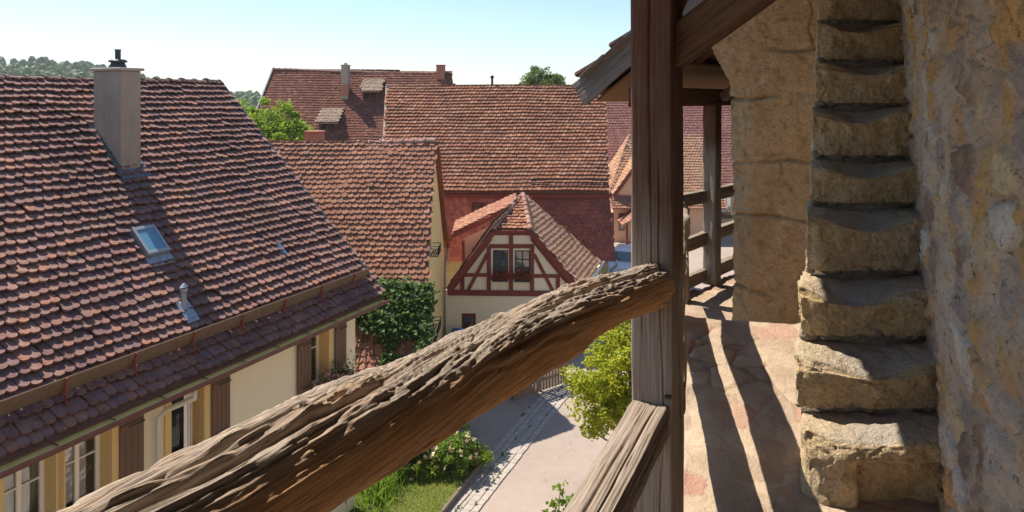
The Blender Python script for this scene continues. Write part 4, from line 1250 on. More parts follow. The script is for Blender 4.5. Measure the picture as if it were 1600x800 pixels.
slab(vp, 'flashing', M_ZINC, px_ - .16, px_ + .18, py_ - .12, py_ + .12, .09, .13, .003)
s_, z_ = facs(510, 600)
flowers('flower_box', 'flower box with pink geraniums under the shuttered window at the end of the cream house', fac_o + fac_u * (facs(510)[0]) + nw * .2 + UP * (ops[0][2] + .0), fac_u, 1.2, M_PINKF, 5, 'window flower boxes', drop=.25, rad=(.16, .16))
# ================================================================== house 2: rose roof, yellow gable
H2 = thing('house', 'house with a rose tiled roof, ivy on its lower roof and a yellow gable wall', 'house', (-6, 22.5, 0), 'houses of the lane')
rz2 = 8.07
Xe, Xr, Xk = -2.46, -2.56, -2.43
LX = -12.5
def X2(y): return Xe + (Xr - Xe) * (y - 19.9) / 2.9
e1 = Vector((Xe, 19.9, 4.05)); r1_ = Vector((Xr, 22.8, rz2)); k1 = Vector((Xk, 26.2, 4.0))
e0 = Vector((LX, 19.9, 4.05)); r0_ = Vector((LX, 22.8, rz2)); k0 = Vector((LX, 26.2, 4.0))
c1 = Vector((-2.40, 17.0, 1.05)); c0_ = Vector((LX, 17.0, 1.05))
X = Vector((1, 0, 0)); Yv = Vector((0, 1, 0))
r2f = roof('roof', [tile_field([e0, e1, r1_, r0_], X, .195, .176, .026, 21, .06, 1.2, .1, 2.2),
                    tile_field([c0_, c1, e1 + Vector((0, .06, -.05)), e0 + Vector((0, .06, -.05))], X, .195, .19, .022, 22, .03, 1.0, .1),
                    tile_field([k1, k0, r0_, r1_], X, .3, .3, .022, 23, .03, 1, .1)], M_T_2, H2)
V, Fc, R = ridge_caps(r0_ + UP * .03, r1_ + UP * .03, .12, .36, 6, .16)
mesh('ridge_tiles', V, Fc, M_RIDGE_2, r2f, attrs={'rnd': R})
gx2 = -2.60
wy = [Vector((gx2, 17.2, 0)), Vector((gx2, 26.0, 0))]
out = [(0, 0), (8.8, 0), (8.8, 4.0), (5.6, rz2 - .18), (2.75, 4.0 - .1), (.0, 1.1)]
# gable faces +x: measured along +y from its near end
hol = []
def gyz(c, r):
    p = hit(c, r, Vector((gx2, 0, 0)), X); return p.y - 17.2, p.z
for (ca, ra, cb, rb) in ((673.5, 330, 681, 374), (669.5, 418, 683.5, 486), (668, 508, 690, 530)):
    pass
hol = [rect(4.0, 4.75, 4.75, 5.85), rect(2.9, 3.5, 2.35, 3.65), rect(3.6, 4.2, 2.35, 3.65), rect(4.3, 4.9, 2.35, 3.65), rect(2.3, 2.95, .55, 1.5), rect(3.1, 3.75, .55, 1.5), rect(3.9, 4.55, .55, 1.5)]
m = MB(); m.wall(wy[0], Yv, X, out, hol, .3)
m.box((LX, 17.3, 0), X * (gx2 - LX - .3), Yv * .3, UP * .95); m.box((LX, 25.6, 0), X * (gx2 - LX - .3), Yv * .3, UP * 4.0); m.box((LX, 17.6, 0), X * .3, Yv * 8, UP * 4.3)
m.build('wall', M_YEL, H2)
for i, h in enumerate(hol):
    window(H2, wy[0], Yv, X, h[0][0], h[1][0], h[0][1], h[2][1], .1, M_WHITEP if i < 4 else M_DKMET, 2, 2, .06, i < 4, sill=True)
# window racks for flower pots
for (y0_, y1_, zz) in ((3.95, 4.85, 4.62), (2.85, 4.95, 2.2)):
    m = MB(); p = Vector((gx2, 17.2 + y0_, zz)); L_ = y1_ - y0_
    for h_ in (0, .12, .24): m.tube([p + X * .03 + UP * h_, p + X * .3 + UP * h_, p + X * .3 + Yv * L_ + UP * h_, p + X * .03 + Yv * L_ + UP * h_], .012, 6)
    for k in range(int(L_ / .12) + 1): m.tube([p + X * .3 + Yv * .12 * k, p + X * .3 + Yv * .12 * k + UP * .24], .008, 5)
    for k in range(3): m.box(p + X * .05 + UP * .002 + Yv * 0 + X * (.08 * k), X * .04, Yv * L_, UP * .012)
    m.build('flower_rack', M_BLACK, H2)
vb = MB()
vb.bar(r1_ + Vector((.02, .05, -.08)), k1 + Vector((.03, .0, -.1)), .05, .26); vb.bar(r1_ + Vector((0, .08, -.2)), k1 + Vector((-.12, 0, -.2)), .26, .04)
vb.build('bargeboard', m_paint('rust_bargeboard', (.25, .075, .04), .6, .3), r2f)
vb = MB(); vb.bar(r1_ + Vector((-.02, -.02, -.10)), e1 + Vector((-.02, 0, -.10)), .04, .14); vb.build('bargeboard', m_paint('brown_bargeboard', (.3, .16, .1), .6, .3), r2f)  # front verge board, a paler brown than the back one
MB().tube([Vector((-2.44, 26.1, 3.9)), Vector((-2.5, 25.9, 3.5)), Vector((-2.52, 25.6, 3.2)), Vector((-2.52, 25.5, .05))], .045, 8).build('downpipe', m_metal('grey_pipe', (.3, .27, .24), .5, .4), H2, smooth=True)
cb = MB(); p = at(480, 226, 24.6); q = at(505, 207, 24.6)
cb.box(Vector((p.x, 24.3, 6.2)), X * (q.x - p.x), Yv * .5, UP * (q.z - 6.2), .015); cb.box(Vector((p.x - .03, 24.27, q.z + .003)), X * (q.x - p.x + .06), Yv * .56, UP * .06, .01)
cb.build('chimney', M_BRICKC, H2)
# ivy on the swept roof
n2 = (e1 - e0).cross(e1 - c1).normalized(); n2 = n2 if n2.z > 0 else -n2
def sw(x, v): return e1.lerp(c1, v) + X * (x - Xe)
rg = np.random.default_rng(4); pos = []
for k in range(520):
    x = Xe - abs(rg.normal(0, 1)) * 1.05 - rg.random() * .75 + .1
    v = np.clip(rg.normal(.19, .10), .04, .6)
    if x < -4.4 or v > .22 + .2 * (x + 4.7) / 2.3 + .07 * rg.random(): continue
    c = np.array(sw(x, v)) + np.array(n2) * rg.uniform(.02, .26) * (1 - .4 * abs(v - .25))
    kk = rg.integers(16, 42); g = rg.normal(0, 1, (kk, 3)) * np.array([.14, .11, .10])
    pos.append(c + g)
for k in range(40):     # hanging strand
    v = .35 + .3 * rg.random(); c = np.array(sw(-3.35 + rg.normal(0, .14), v)) + np.array(n2) * .06
    pos.append(c + rg.normal(0, .06, (14, 3)))
for k in range(60):     # over the wall edge
    c = np.array(sw(Xe + rg.uniform(-.1, .12), rg.uniform(0, .5))) + np.array(n2) * rg.uniform(-.1, .25)
    pos.append(c + rg.normal(0, .08, (14, 3)))
pos = np.concatenate(pos)
iv = thing('ivy', 'dense dark green ivy spilling over the swept lower roof beside the yellow gable', 'ivy', sw(-3.4, .3))
V, Fc, R = leaf_mesh(pos, .13, 9, ratio=.8, nrm=np.array([.1, -.5, .7])); mesh('foliage', V, Fc, m_leaf('ivy_leaf', [(0.02, 0.055, 0.014), (0.035, 0.09, 0.022), (0.07, 0.15, 0.035), (0.11, 0.20, 0.05)], .25, .6), iv, attrs={'rnd': R})
m = MB()
for k in range(14):
    x = Xe - .25 - k * .15; pts = [sw(x + .1 * math.sin(k + j * 1.3), .75 - .14 * j) + n2 * .05 for j in range(6)]
    m.tube(pts, [.018, .016, .014, .012, .008, .005], 5)
m.build('stems', m_paint('ivy_stem', (.1, .07, .045), .9), iv)

# ================================================================== barn with the broad roof
HB = thing('house', 'big barn with a broad red-brown tiled roof above a band of red hung tiles', 'barn', (-1.2, 34, 0), 'houses of the lane')
bA, bB = at(605, 134, 36), at(945, 138, 36); bA.z = bB.z = (bA.z + bB.z) / 2
eA, eB = at(596, 300, 31.5), at(952, 302, 31.5); eA.z = eB.z = 5.2
rb = roof('roof', [tile_field([eA, eB, bB, bA], X, .2, .215, .038, 31, .06, .9, .12, 2.2),
                   tile_field([Vector((eB.x, 40.5, 5.2)), Vector((eA.x, 40.5, 5.2)), bA, bB], X, .3, .3, .028, 32, .03, 1, .12)], M_T_B, HB)
V, Fc, R = ridge_caps(bA + UP * .02, bB + UP * .02, .13, .38, 8, .05); mesh('ridge_tiles', V, Fc, M_RIDGE_2, rb, attrs={'rnd': R})
MB().bar(bA + Vector((-.03, 0, .02)), eA + Vector((-.03, 0, .02)), .1, .14).build('verge_flashing', m_metal('pale_verge', (.42, .40, .38), .6, .3), rb)
sA, sB = Vector((-4.2, 30.75, 2.2)), Vector((4.66, 30.75, 2.2)); tA, tB = Vector((-4.2, 31.75, 5.08)), Vector((4.52, 31.75, 5.08))
mx = -0.0 + .55
sM = Vector((mx, 30.75, 2.2)); tM = Vector((mx, 31.75, 5.08))
sk = roof('hung_tiles', [tile_field([sA, sM, tM, tA], X, .2, .19, .026, 33, .02, 1.1, .08)], M_T_RED, HB)
sk2 = roof('hung_tiles', [tile_field([sM + X * .01, sB, tB, tM + X * .01], X, .2, .19, .028, 34, .02, 1.1, .08)], M_T_HMAR, HB); sk2['label'] = 'darker maroon hung tiles right of the gable house'
m = MB(); m.box((-6.8, 31.15, 0), X * 11.2, Yv * .35, UP * 2.3); m.prism([Vector((-6.5, 31.95, 0)), Vector((-6.5, 31.95, 4.95)), Vector((-6.5, 36, 9.75)), Vector((-6.5, 40, 4.95)), Vector((-6.5, 40, 0))], X * .35)
m.prism([Vector((4.1, 31.5, 0)), Vector((4.1, 31.9, 4.9)), Vector((4.1, 36, 9.75)), Vector((4.1, 40, 4.95)), Vector((4.1, 40, 0))], X * .35); m.box((-6.5, 39.7, 0), X * 10.9, Yv * .35, UP * 4.9)
m.build('wall', m_stone('barn_stone', (.42, .35, .22), (.5, .4, .22), (.2, .16, .1), (.55, .5, .4), .7, .5), HB)
MB().box((-6.7, 31.46, 4.96), X * 11.3, Yv * .07, UP * .16).build('eaves_board', M_MAROON, rb)
nsk = Vector((0, -2.88, 1.0)).normalized()
p = hit(747, 326, tA, nsk)
wo = p + Vector((-.3, -.06, -.24))
window(HB, Vector((wo.x, wo.y - .12, wo.z)), X, -Yv, 0, .62, 0, .5, 0, M_MAROON, 1, 1, .07, False, fd=.2)
for rr in (284, 292):
    m = MB(); a = hit(830, rr, eA, (bA - eA).cross(X).normalized()); b = hit(950, rr, eA, (bA - eA).cross(X).normalized())
    a += Vector((0, -.12, .10)); b += Vector((0, -.12, .10)); m.bar(a, b, .05, .09)
    for k in range(7): q = a.lerp(b, k / 6); m.bar(q, q + Vector((0, .22, -.12)), .04, .04)
    m.build('snow_rail', M_BLACK, rb)
pp = at(769, 131, 36.0); MB().tube([pp - UP * .3, pp + UP * .33], .06, 8).ball(pp + UP * .36, .1, 8, 6).build('vent_pipe', M_BLACK, rb)
dpb = Vector((4.78, 30.6, 2.3)); MB().tube([dpb + Vector((-.1, 0, -.02)), dpb + Vector((-.05, .2, -.3)), Vector((4.5, 31.1, 1.7)), Vector((4.5, 31.1, .05))], .05, 8).build('downpipe', M_ZINC, HB, smooth=True)

# ================================================================== maroon roof behind
HC = thing('house', 'far house under a dark maroon tiled roof with two small shed dormers', 'house', (-10.5, 48, 0), 'houses of the lane')
a_, b_ = at(427, 108, 48), at(706, 115, 48)
ea, eb = Vector((a_.x - .5, 43.6, 6.2)), Vector((b_.x + .2, 43.6, 6.2))
kz = 6.2
rc = roof('roof', [tile_field([ea, eb, b_, a_], X, .22, .22, .028, 41, .06, .9, .12), tile_field([Vector((eb.x, 52.4, 6.2)), Vector((ea.x, 52.4, 6.2)), a_, b_], X, .35, .35, .026, 42, .03, 1, .12)], M_T_MAR, HC)
V, Fc, R = ridge_caps(a_, b_, .12, .4, 9, .06); mesh('ridge_tiles', V, Fc, M_RIDGE_2, rc, attrs={'rnd': R})
MB().bar(a_ + X * -.03, ea + X * -.03, .1, .16).build('verge_flashing', M_LEAD, rc)
m = MB(); m.prism([Vector((ea.x + .4, 44, 0)), Vector((ea.x + .4, 44, 6.2)), Vector((ea.x + .4, 48, a_.z - .4)), Vector((ea.x + .4, 52, 6.2)), Vector((ea.x + .4, 52, 0))], X * (eb.x - ea.x - .8))
m.build('wall', M_CREAM, HC)
nC = (a_ - ea).cross(X).normalized(); nC = nC if nC.z > 0 else -nC
for (c0, r0, c1, r1, rb_, oc0, oc1, orow) in ((565, 122, 596, 140, 155, 569, 589, 141), (498, 168, 530, 189, 206, 501, 523, 190)):
    fr = hit((c0 + c1) / 2, rb_, ea, nC)                # where the dormer front stands on the roof
    x0, x1 = (oc0 - 800) / F * fr.y, (oc1 - 800) / F * fr.y
    ht = (rb_ - orow) / F * fr.y
    d_ = MB(); z0 = fr.z - .05
    d_.box((x0 - .12, fr.y, z0), X * .14, Yv * 1.5, UP * ht); d_.box((x1 - .02, fr.y, z0), X * .14, Yv * 1.5, UP * ht); d_.box((x0 + .02, fr.y, z0), X * (x1 - x0 - .04), Yv * .1, UP * .08); d_.box((x0 + .02, fr.y, z0 + ht - .1), X * (x1 - x0 - .04), Yv * .1, UP * .1)
    d_.box(((x0 + x1) / 2 - .04, fr.y + .01, z0 + .08), X * .08, Yv * .08, UP * (ht - .18)); d_.box((x0, fr.y + .6, z0), X * (x1 - x0), Yv * .06, UP * ht)
    dm = d_.build('dormer', m_paint('dormer_wood', (.085, .04, .03), .8, .3), rc)
    q0 = Vector((x0 - .25, fr.y - .22, z0 + ht - .02)); q1 = Vector((x1 + .25, fr.y - .22, z0 + ht - .02)); bk = Vector((0, 1.65, .95))
    roof('dormer_roof', [tile_field([q0, q1, q1 + bk, q0 + bk], X, .2, .2, .024, int(c0), .02, 1.2, .06)], M_T_DORM, dm)
for (c0, c1, rt, rb_, mt) in ((534, 545, 103, 147, M_CHIM), (682, 695, 103, 116, M_BRICKC)):
    p = hit((c0 + c1) / 2, max(rb_, 116.5), ea, nC); s_ = F / p.y
    x0, x1 = (c0 - 800) / s_, (c1 - 800) / s_; zt = E - (rt - HZ) / s_
    m = MB(); m.box((x0, p.y - .2, p.z - .6), X * (x1 - x0), Yv * .6, UP * (zt - p.z + .6), .02); m.box((x0 - .04, p.y - .24, zt + .003), X * (x1 - x0 + .08), Yv * .68, UP * .08, .02)
    if mt is M_CHIM: m.tube([((x0 + x1) / 2, p.y + .1, zt + .08), ((x0 + x1) / 2, p.y + .1, zt + .2)], .12, 8)
    cm = m.build('chimney', mt, HC)
    if mt is M_CHIM: MB().box((x0 - .015, p.y - .215, p.z - .1), X * (x1 - x0 + .03), Yv * .6, UP * .75).build('brick_foot', M_BRICKC, cm)

# ================================================================== half-timbered gable house
H5 = thing('house', 'half-timbered house with oxblood beams and twin gable windows', 'house', (.2, 27.5, 0), 'houses of the lane')
fo = Vector((-2.36, 26.0, 0)); fu = Vector((.998, -.061, 0)); fn = Vector((-.061, -.998, 0)); ax5 = Vector((.285, .958, 0))
def fz(zx, zy):          # zoomed-sheet coordinates to (along, height) on the front wall
    p = hit(zx / 2.857 + 560, zy / 2.857 + 280, fo, fn); q = p - fo
    return (q.dot(fu), q.z)
lb = fz(405, 500); rbm = fz(975, 507); tl = fz(600, 240); trp = fz(765, 242)
out = [(-.28, 0), (4.95, 0), (4.95, lb[1] + .15), (trp[0] + .02, trp[1]), (tl[0] - .02, tl[1]), (-.05, lb[1] + .15), (-.28, lb[1] - .1)]
W1 = rect(fz(600, 0)[0], fz(668, 0)[0], fz(0, 432)[1], fz(0, 308)[1]); W2 = rect(fz(698, 0)[0], fz(767, 0)[0], fz(0, 432)[1], fz(0, 308)[1])
W3 = rect(fz(462, 0)[0], fz(524, 0)[0], fz(0, 664)[1], fz(0, 590)[1])
m = MB(); m.wall(fo, fu, fn, out, [W1, W2, W3], .3)
m.prism([fo + fu * .25 - fn * .3, fo - fn * .3 - fu * .05, fo - fu * .05 + ax5 * 5, fo + fu * .25 + ax5 * 5], UP * 2.2)
m.prism([fo + fu * 4.65 - fn * .3, fo + fu * 4.95 - fn * .3, fo + fu * 4.95 + ax5 * 4.6, fo + fu * 4.65 + ax5 * 4.6], UP * 2.2)
m.build('wall', m_plaster('ivory_plaster', (.82, .74, .56), .1), H5)
tm = MB()
def beam5(a, b, w, d=.03):
    """timber between two sheet points, w metres wide, face d proud of the plaster"""
    (s0, z0), (s1, z1) = fz(*a), fz(*b)
    tm.bar(fo + fu * s0 + UP * z0 + fn * (d / 2 - .02), fo + fu * s1 + UP * z1 + fn * (d / 2 - .02), w, d + .04, up=fn, bev=.006)
beam5((400, 505), (985, 512), .20, .075)
beam5((585, 299), (785, 299), .15, .05)
beam5((598, 241), (768, 241), .14, .055)
beam5((470, 427), (588, 427), .13, .045); beam5((668, 427), (698, 427), .13, .045); beam5((767, 432), (900, 432), .13, .045)
beam5((590, 441), (775, 441), .10, .052)
for x, a, b in ((465, 432, 497), (583, 300, 497), (682, 248, 497), (776, 300, 497), (891, 432, 500)): beam5((x, a), (x, b), .15, .06)
beam5((578, 330), (490, 495), .13, .04); beam5((785, 335), (868, 498), .13, .04)
beam5((588, 262), (412, 492), .20, .065); beam5((778, 262), (968, 494), .22, .065)
tm.build('timber_frame', M_TIMBR, H5)
for w_ in (W1, W2):
    window(H5, fo, fu, fn, w_[0][0], w_[1][0], w_[0][1], w_[2][1], .02, M_DKMET, 2, 3, .05, True, rowsplit=[.36, .68], bars=.03)
window(H5, fo, fu, fn, W3[0][0], W3[1][0], W3[0][1], W3[2][1], -.02, M_MAROON, 1, 1, .10, False)
for i, (w_, lab) in enumerate(((W1, 'red geranium box under the left twin window of the half-timbered gable'), (W2, 'red geranium box under the right twin window of the half-timbered gable'))):
    flowers('flower_box', lab, fo + fu * ((w_[0][0] + w_[1][0]) / 2) + UP * (w_[0][1] - .08) + fn * .16, fu, (w_[1][0] - w_[0][0]) * 1.02, M_GERAN, 40 + i, 'window flower boxes', drop=.1, nf=110, lsz=.085, rad=(.1, .13), boxmat=M_BLACK)
# roof: hipped front, right slope, left slope and the shed dormer
PK = at(817, 304, 28.0)
HRp, HLp = at(829, 363, 25.72), at(771, 361, 25.85); HLp.z = HRp.z = (HLp.z + HRp.z) / 2
ER = at(908, 452, 25.45); EL_ = at(700, 443, 25.75); EL_.z = ER.z
nR = (PK - ER).cross(ax5).normalized(); nR = nR if nR.z > 0 else -nR
def plR(p): d = (p - PK).dot(nR); return p - UP * (d / nR.z)
ER = plR(ER); HRp = plR(HRp)
nLf = (PK - EL_).cross(ax5).normalized(); nLf = nLf if nLf.z > 0 else -nLf
def plL(p): d = (p - PK).dot(nLf); return p - UP * (d / nLf.z)
EL_ = plL(EL_); HLp = plL(HLp); HLp.z = HRp.z; HLp.x += 0
r5 = roof('roof', [tile_field([ER, ER + ax5 * 4.4, PK, HRp], ax5, .2, .2, .024, 51, .02, 1, .07),
                   tile_field([EL_ + ax5 * 4.4, EL_, plL(HLp), PK], ax5, .2, .2, .022, 52, .02, 1, .07)], M_T_TAN, H5)
roof('hip_roof', [tile_field([EL_ + ax5 * 4.4, ER + ax5 * 4.4, PK], X, .25, .25, .024, 58, .01, 1, .05)], M_T_TAN, r5)
roof('hip_roof', [tile_field([HLp, HRp, PK], HRp - HLp, .2, .2, .03, 53, .01, 1.5, .05)], M_T_B, r5)
V1, F1_, R1 = ridge_caps(HRp + UP * .03, PK + UP * .03, .10, .3, 11); V2, F2_, R2 = ridge_caps(HLp + UP * .03, PK + UP * .03, .10, .3, 12)
Vv = np.concatenate([V1, V2]); b1 = len(V1); b2 = b1 + len(V2)
mesh('ridge_tiles', Vv, F1_ + [[i + b1 for i in f] for f in F2_], M_RIDGE_2, r5, attrs={'rnd': np.concatenate([R1, R2])})
bb = MB()
for a, b in ((HRp, ER), (HLp, EL_)):
    bb.bar(a + fn * .03 - UP * .10, b + fn * .03 - UP * .10, .06, .20)
bb.bar(HLp + fn * .05 - UP * .06, HRp + fn * .05 - UP * .06, .06, .09)
bb.build('bargeboard', M_TIMBR, r5)
gt = MB(); gt.tube([ER + Vector((.1, -.05, -.08)), ER + ax5 * 4.8 + Vector((.1, 0, -.08))], .06, 8); g1_ = ER + ax5 * 4.4 + Vector((.1, 0, -.1)); gt.tube([g1_, g1_ + Vector((-.1, 0, -.2)), Vector((g1_.x - .25, g1_.y, .05))], .045, 8)
gt.build('gutter', M_ZINC, r5, smooth=True)
# shed dormer on the left slope
da = at(706, 364, 26.5); du_ = at(808, 316, 27.6)
axd = Vector((-.01, 1, 0)); db, dub = da + axd * 2.6, du_ + axd * 2.6
sd_ = roof('dormer_roof', [tile_field([da, db, dub, du_], axd, .2, .2, .022, 54, .01, 1, .07)], M_T_2, r5)
MB().bar(da - UP * .12 + fn * .02, du_ - UP * .12 + fn * .02, .06, .17).build('bargeboard', M_TIMBR, sd_)
pa, pb_ = at(722, 374, 26.75), at(800, 338, 27.1)
pc, pd = Vector((pb_.x, pb_.y, 3.2)), Vector((pa.x, pa.y, 2.9))
MB().prism([pa, pb_, pc, pd], ax5 * .2).build('dormer_wall', M_PINK, sd_)
MB().bar(pa - UP * .05 + fn * .03 + fu * .05, pd + fn * .03 + fu * .05, .10, .08, up=fn).build('dormer_post', M_TIMBR, sd_)

# ================================================================== far end of the lane
H6 = thing('house', 'broad house far down the lane with a plum red roof and a red door', 'house', (12.5, 54, 0), 'houses of the lane')
za = E - 140 * 51 / F
h6a, h6b = Vector((6.0, 51, za)), Vector((24, 51, za)); h6c, h6d = Vector((24, 56.5, 9.9)), Vector((6.0, 56.5, 9.9))
r6 = roof('roof', [tile_field([h6a, h6b, h6c, h6d], X, .25, .25, .024, 61, .05, 1, .12)], m_tile('plum_tile', [(0.26, 0.12, 0.10), (0.23, 0.105, 0.09), (0.29, 0.135, 0.11), (0.21, 0.095, 0.085)], stain=(.13, .05, .06), stain_amt=.5), H6)
m = MB(); dS = lambda c: (c - 800) / F * 51.6 - 6.4
hol6 = [rect(dS(1074), dS(1096), .05, 2.35), rect(dS(1104), dS(1112), 1.0, 2.2), rect(dS(1000), dS(1016), 1.0, 2.2), rect(dS(1128), dS(1144), 1.0, 2.1)]
m.wall(Vector((6.4, 51.6, 0)), X, -Yv, rect(0, 17, 0, za - .05), hol6, .3); m.prism([Vector((6.4, 51.9, 0)), Vector((6.4, 51.9, za)), Vector((6.4, 56.5, 9.6)), Vector((6.4, 61, za)), Vector((6.4, 61, 0))], X * .3); m.prism([Vector((23.4, 51.9, 0)), Vector((23.4, 51.9, za)), Vector((23.4, 56.5, 9.6)), Vector((23.4, 61, za)), Vector((23.4, 61, 0))], X * .3)
m.prism([h6d + Vector((0, .02, -.15)), h6c + Vector((0, .02, -.15)), Vector((24, 61.5, za)), Vector((6, 61.5, za))], Vector((0, .1, .12)))
m.build('wall', M_PEACH, H6)
MB().box((6.4 + dS(1074), 51.72, .05), X * (dS(1096) - dS(1074)), Yv * .06, UP * 2.3, .01).build('door', m_paint('red_door', (.32, .035, .04), .5), H6)
for h in hol6[1:]: window(H6, Vector((6.4, 51.6, 0)), X, -Yv, h[0][0], h[1][0], h[0][1], h[2][1], .08, M_WHITEP, 2, 2, .07, False)
flowers('flower_tub', 'stone tub of red flowers in front of the salmon wall far down the lane', at(1133, 343, 50.0), X, 1.1, M_GERAN, 77, None, drop=.0, nf=120, lsz=.12, rad=(.2, .22), boxmat=m_plaster('stone_tub', (.4, .36, .33), .3))

H7 = thing('house', 'peach house with a tan roof and a red-edged cross gable beyond the barn corner', 'house', (10.5, 46, 0), 'houses of the lane')
xl7 = at(952, 304, 46).x; z7 = at(952, 304, 46).z
rl7 = at(984, 212, 49.2)
e7a, e7b = Vector((xl7, 46, z7)), Vector((xl7 + 7.6, 46, z7)); g7a, g7b = Vector((xl7, 52.4, z7)), Vector((xl7 + 7.6, 52.4, z7))
k7a, k7b = rl7, Vector((xl7 + 7.4, 49.2, rl7.z))
r7 = roof('roof', [tile_field([e7a, e7b, k7b, k7a], X, .22, .22, .028, 71, .04, 1, .1), tile_field([g7b, g7a, k7a, k7b], X, .3, .3, .028, 72, .04, 1, .1), tile_field([g7a, e7a, k7a], Yv, .22, .22, .028, 76, .03, 1, .1)], M_T_TAN, H7)
V, Fc, R = ridge_caps(e7a, k7a, .1, .34, 17); V2, F2_, R2 = ridge_caps(k7a, k7b, .11, .36, 18)
mesh('ridge_tiles', np.concatenate([V, V2]), Fc + [[q + len(V) for q in f] for f in F2_], M_RIDGE_2, r7, attrs={'rnd': np.concatenate([R, R2])})
# cross gable in front
c7l, c7a_, c7r = at(958, 304, 45.5), at(1000, 246, 45.5), at(1042, 304, 45.5)
bk7 = Vector((0, 3.0, 0))
ov = Vector((0, -.2, 0))
rg7 = roof('gable_roof', [tile_field([c7l + ov, c7l + bk7, c7a_ + bk7, c7a_ + ov], Yv, .22, .22, .026, 77, .02, 1, .08), tile_field([c7r + bk7, c7r + ov, c7a_ + ov, c7a_ + bk7], Yv, .22, .22, .026, 78, .02, 1, .08)], M_T_TAN, H7)
MB().bar(c7l + ov * 1.2 - UP * .1, c7a_ + ov * 1.2 - UP * .1, .06, .24).bar(c7r + ov * 1.2 - UP * .1, c7a_ + ov * 1.2 - UP * .1, .06, .24).build('bargeboard', M_TIMBR, rg7)
o7 = Vector((xl7 + .18, 45.5, 0)); d7 = lambda c: (c - 800) / F * 45.5 - o7.x
m = MB(); hw7 = [rect(d7(956), d7(959), .75, 1.9), rect(d7(966.5), d7(976), .75, 1.9), rect(d7(998), d7(1010), .75, 1.9), rect(d7(996), d7(1006), 3.4, 4.3)]
m.wall(o7, X, -Yv, [(0, 0), (7.2, 0), (7.2, c7r.z - .05), (c7r.x - o7.x, c7r.z - .05), (c7a_.x - o7.x, c7a_.z - .1), (c7l.x - o7.x, c7l.z - .05), (0, c7l.z - .05)], hw7, .3)
m.box((o7.x, 45.85, 0), X * .3, Yv * 6.2, UP * (z7 - .05)); m.box((o7.x + 6.9, 45.85, 0), X * .3, Yv * 6.2, UP * (z7 - .05)); m.box((o7.x + .3, 51.75, 0), X * 6.6, Yv * .3, UP * (z7 - .05))
m.build('wall', M_PEACH, H7)
for h in hw7: window(H7, o7, X, -Yv, h[0][0], h[1][0], h[0][1], h[2][1], -.02, M_TIMBR, 1, 2, .07, False)
pz0, pz1 = at(952, 326, 44.8).z, at(952, 306, 45.46).z
roof('pent_roof', [tile_field([Vector((xl7, 44.75, pz0)), Vector((xl7 + 7.5, 44.75, pz0)), Vector((xl7 + 7.5, 45.46, pz1)), Vector((xl7, 45.46, pz1))], X, .22, .2, .026, 73, .01, 1, .06)], M_T_2, H7)
px7 = at(978, 350, 43.6).x
for dx in (0, 1.9): MB().box((px7 + dx, 43.6, 0), X * .14, Yv * .14, UP * 1.55).build('porch_post', M_TIMBR, H7)
pw = [Vector((px7 - .25, 43.3, 1.45)), Vector((px7 + .95, 43.3, 2.35)), Vector((px7 + 2.2, 43.3, 1.45))]; pb7 = Vector((0, 2.15, 0))
roof('porch_roof', [tile_field([pw[0], pw[0] + pb7, pw[1] + pb7, pw[1]], Yv, .22, .2, .026, 74, .01, 1, .06), tile_field([pw[2] + pb7, pw[2], pw[1], pw[1] + pb7], Yv, .22, .2, .026, 75, .01, 1, .06)], M_T_2, H7)
# ================================================================== ground
def m_asphalt():
    t = NT('old_asphalt'); v = t.vec()
    n1 = t.noise(v, .35, 6, .6); n2 = t.noise(v, 3.0, 6, .65); n3 = t.noise(v, 60, 4, .7)
    c = t.mix(t.ramp(n1, [(.35, 0), (.65, 1)]), (.345, .285, .25), (.285, .235, .21))
    c = t.mix(t.ramp(n2, [(.45, 0), (.7, .6)]), c, (.38, .31, .27))
    c = t.mix(t.ramp(n3, [(.3, .5), (.5, 0)]), c, (.1, .08, .075))
    d = t.voro(t.vec(), .45, 'DISTANCE_TO_EDGE'); nd = t.noise(v, 1.2, 4)
    dd = t.math('ADD', d, t.math('MULTIPLY', nd, .12))
    c = t.mix(t.ramp(dd, [(.056, .25), (.064, 0)]), c, (.09, .07, .065))
    return t.done(c, .9, t.bump(n3, .5, .01), .2)


M_ASPH = m_asphalt()
m = MB(); R_ = 3000
m.add([(-R_, -R_, 0), (R_, -R_, 0), (R_, R_, 0), (-R_, R_, 0)], [(0, 1, 2, 3)])
tag(m.build('street', M_ASPH), 'worn pinkish grey asphalt of the lane', 'street', kind='structure')

# cobbled drain along the lane
pa, pb_ = gr(722, 802), gr(885, 601)
dr = (pb_ - pa).normalized(); sd = Vector((dr.y, -dr.x, 0))
rg = random.Random(3)
pts = []
m = MB(); Vs = []; Fs = []; Rn = []
s = -9.0
rows = [(-.50, .17), (-.32, .16), (-.15, .10), (-.04, .20), (.17, .17)]
L_ = (pb_ - pa).length + 4
for (c, wd) in rows:
    s = -9 + rg.random() * .2
    while s < L_:
        l = rg.uniform(.18, .32) if wd > .12 else rg.uniform(.14, .24)
        bend = .0 if s < L_ - 6 else .03 * (s - L_ + 6) ** 1.6
        p = pa + dr * s + sd * (c + rg.uniform(-.008, .008) + bend)
        h = .03 + rg.uniform(-.003, .004) - (.010 if wd < .12 else 0)
        b0 = len(m.v); m.box(p, dr * (l - .006), sd * (wd - .007), UP * h, .006)
        Rn += [rg.random()] * (len(m.v) - b0); s += l
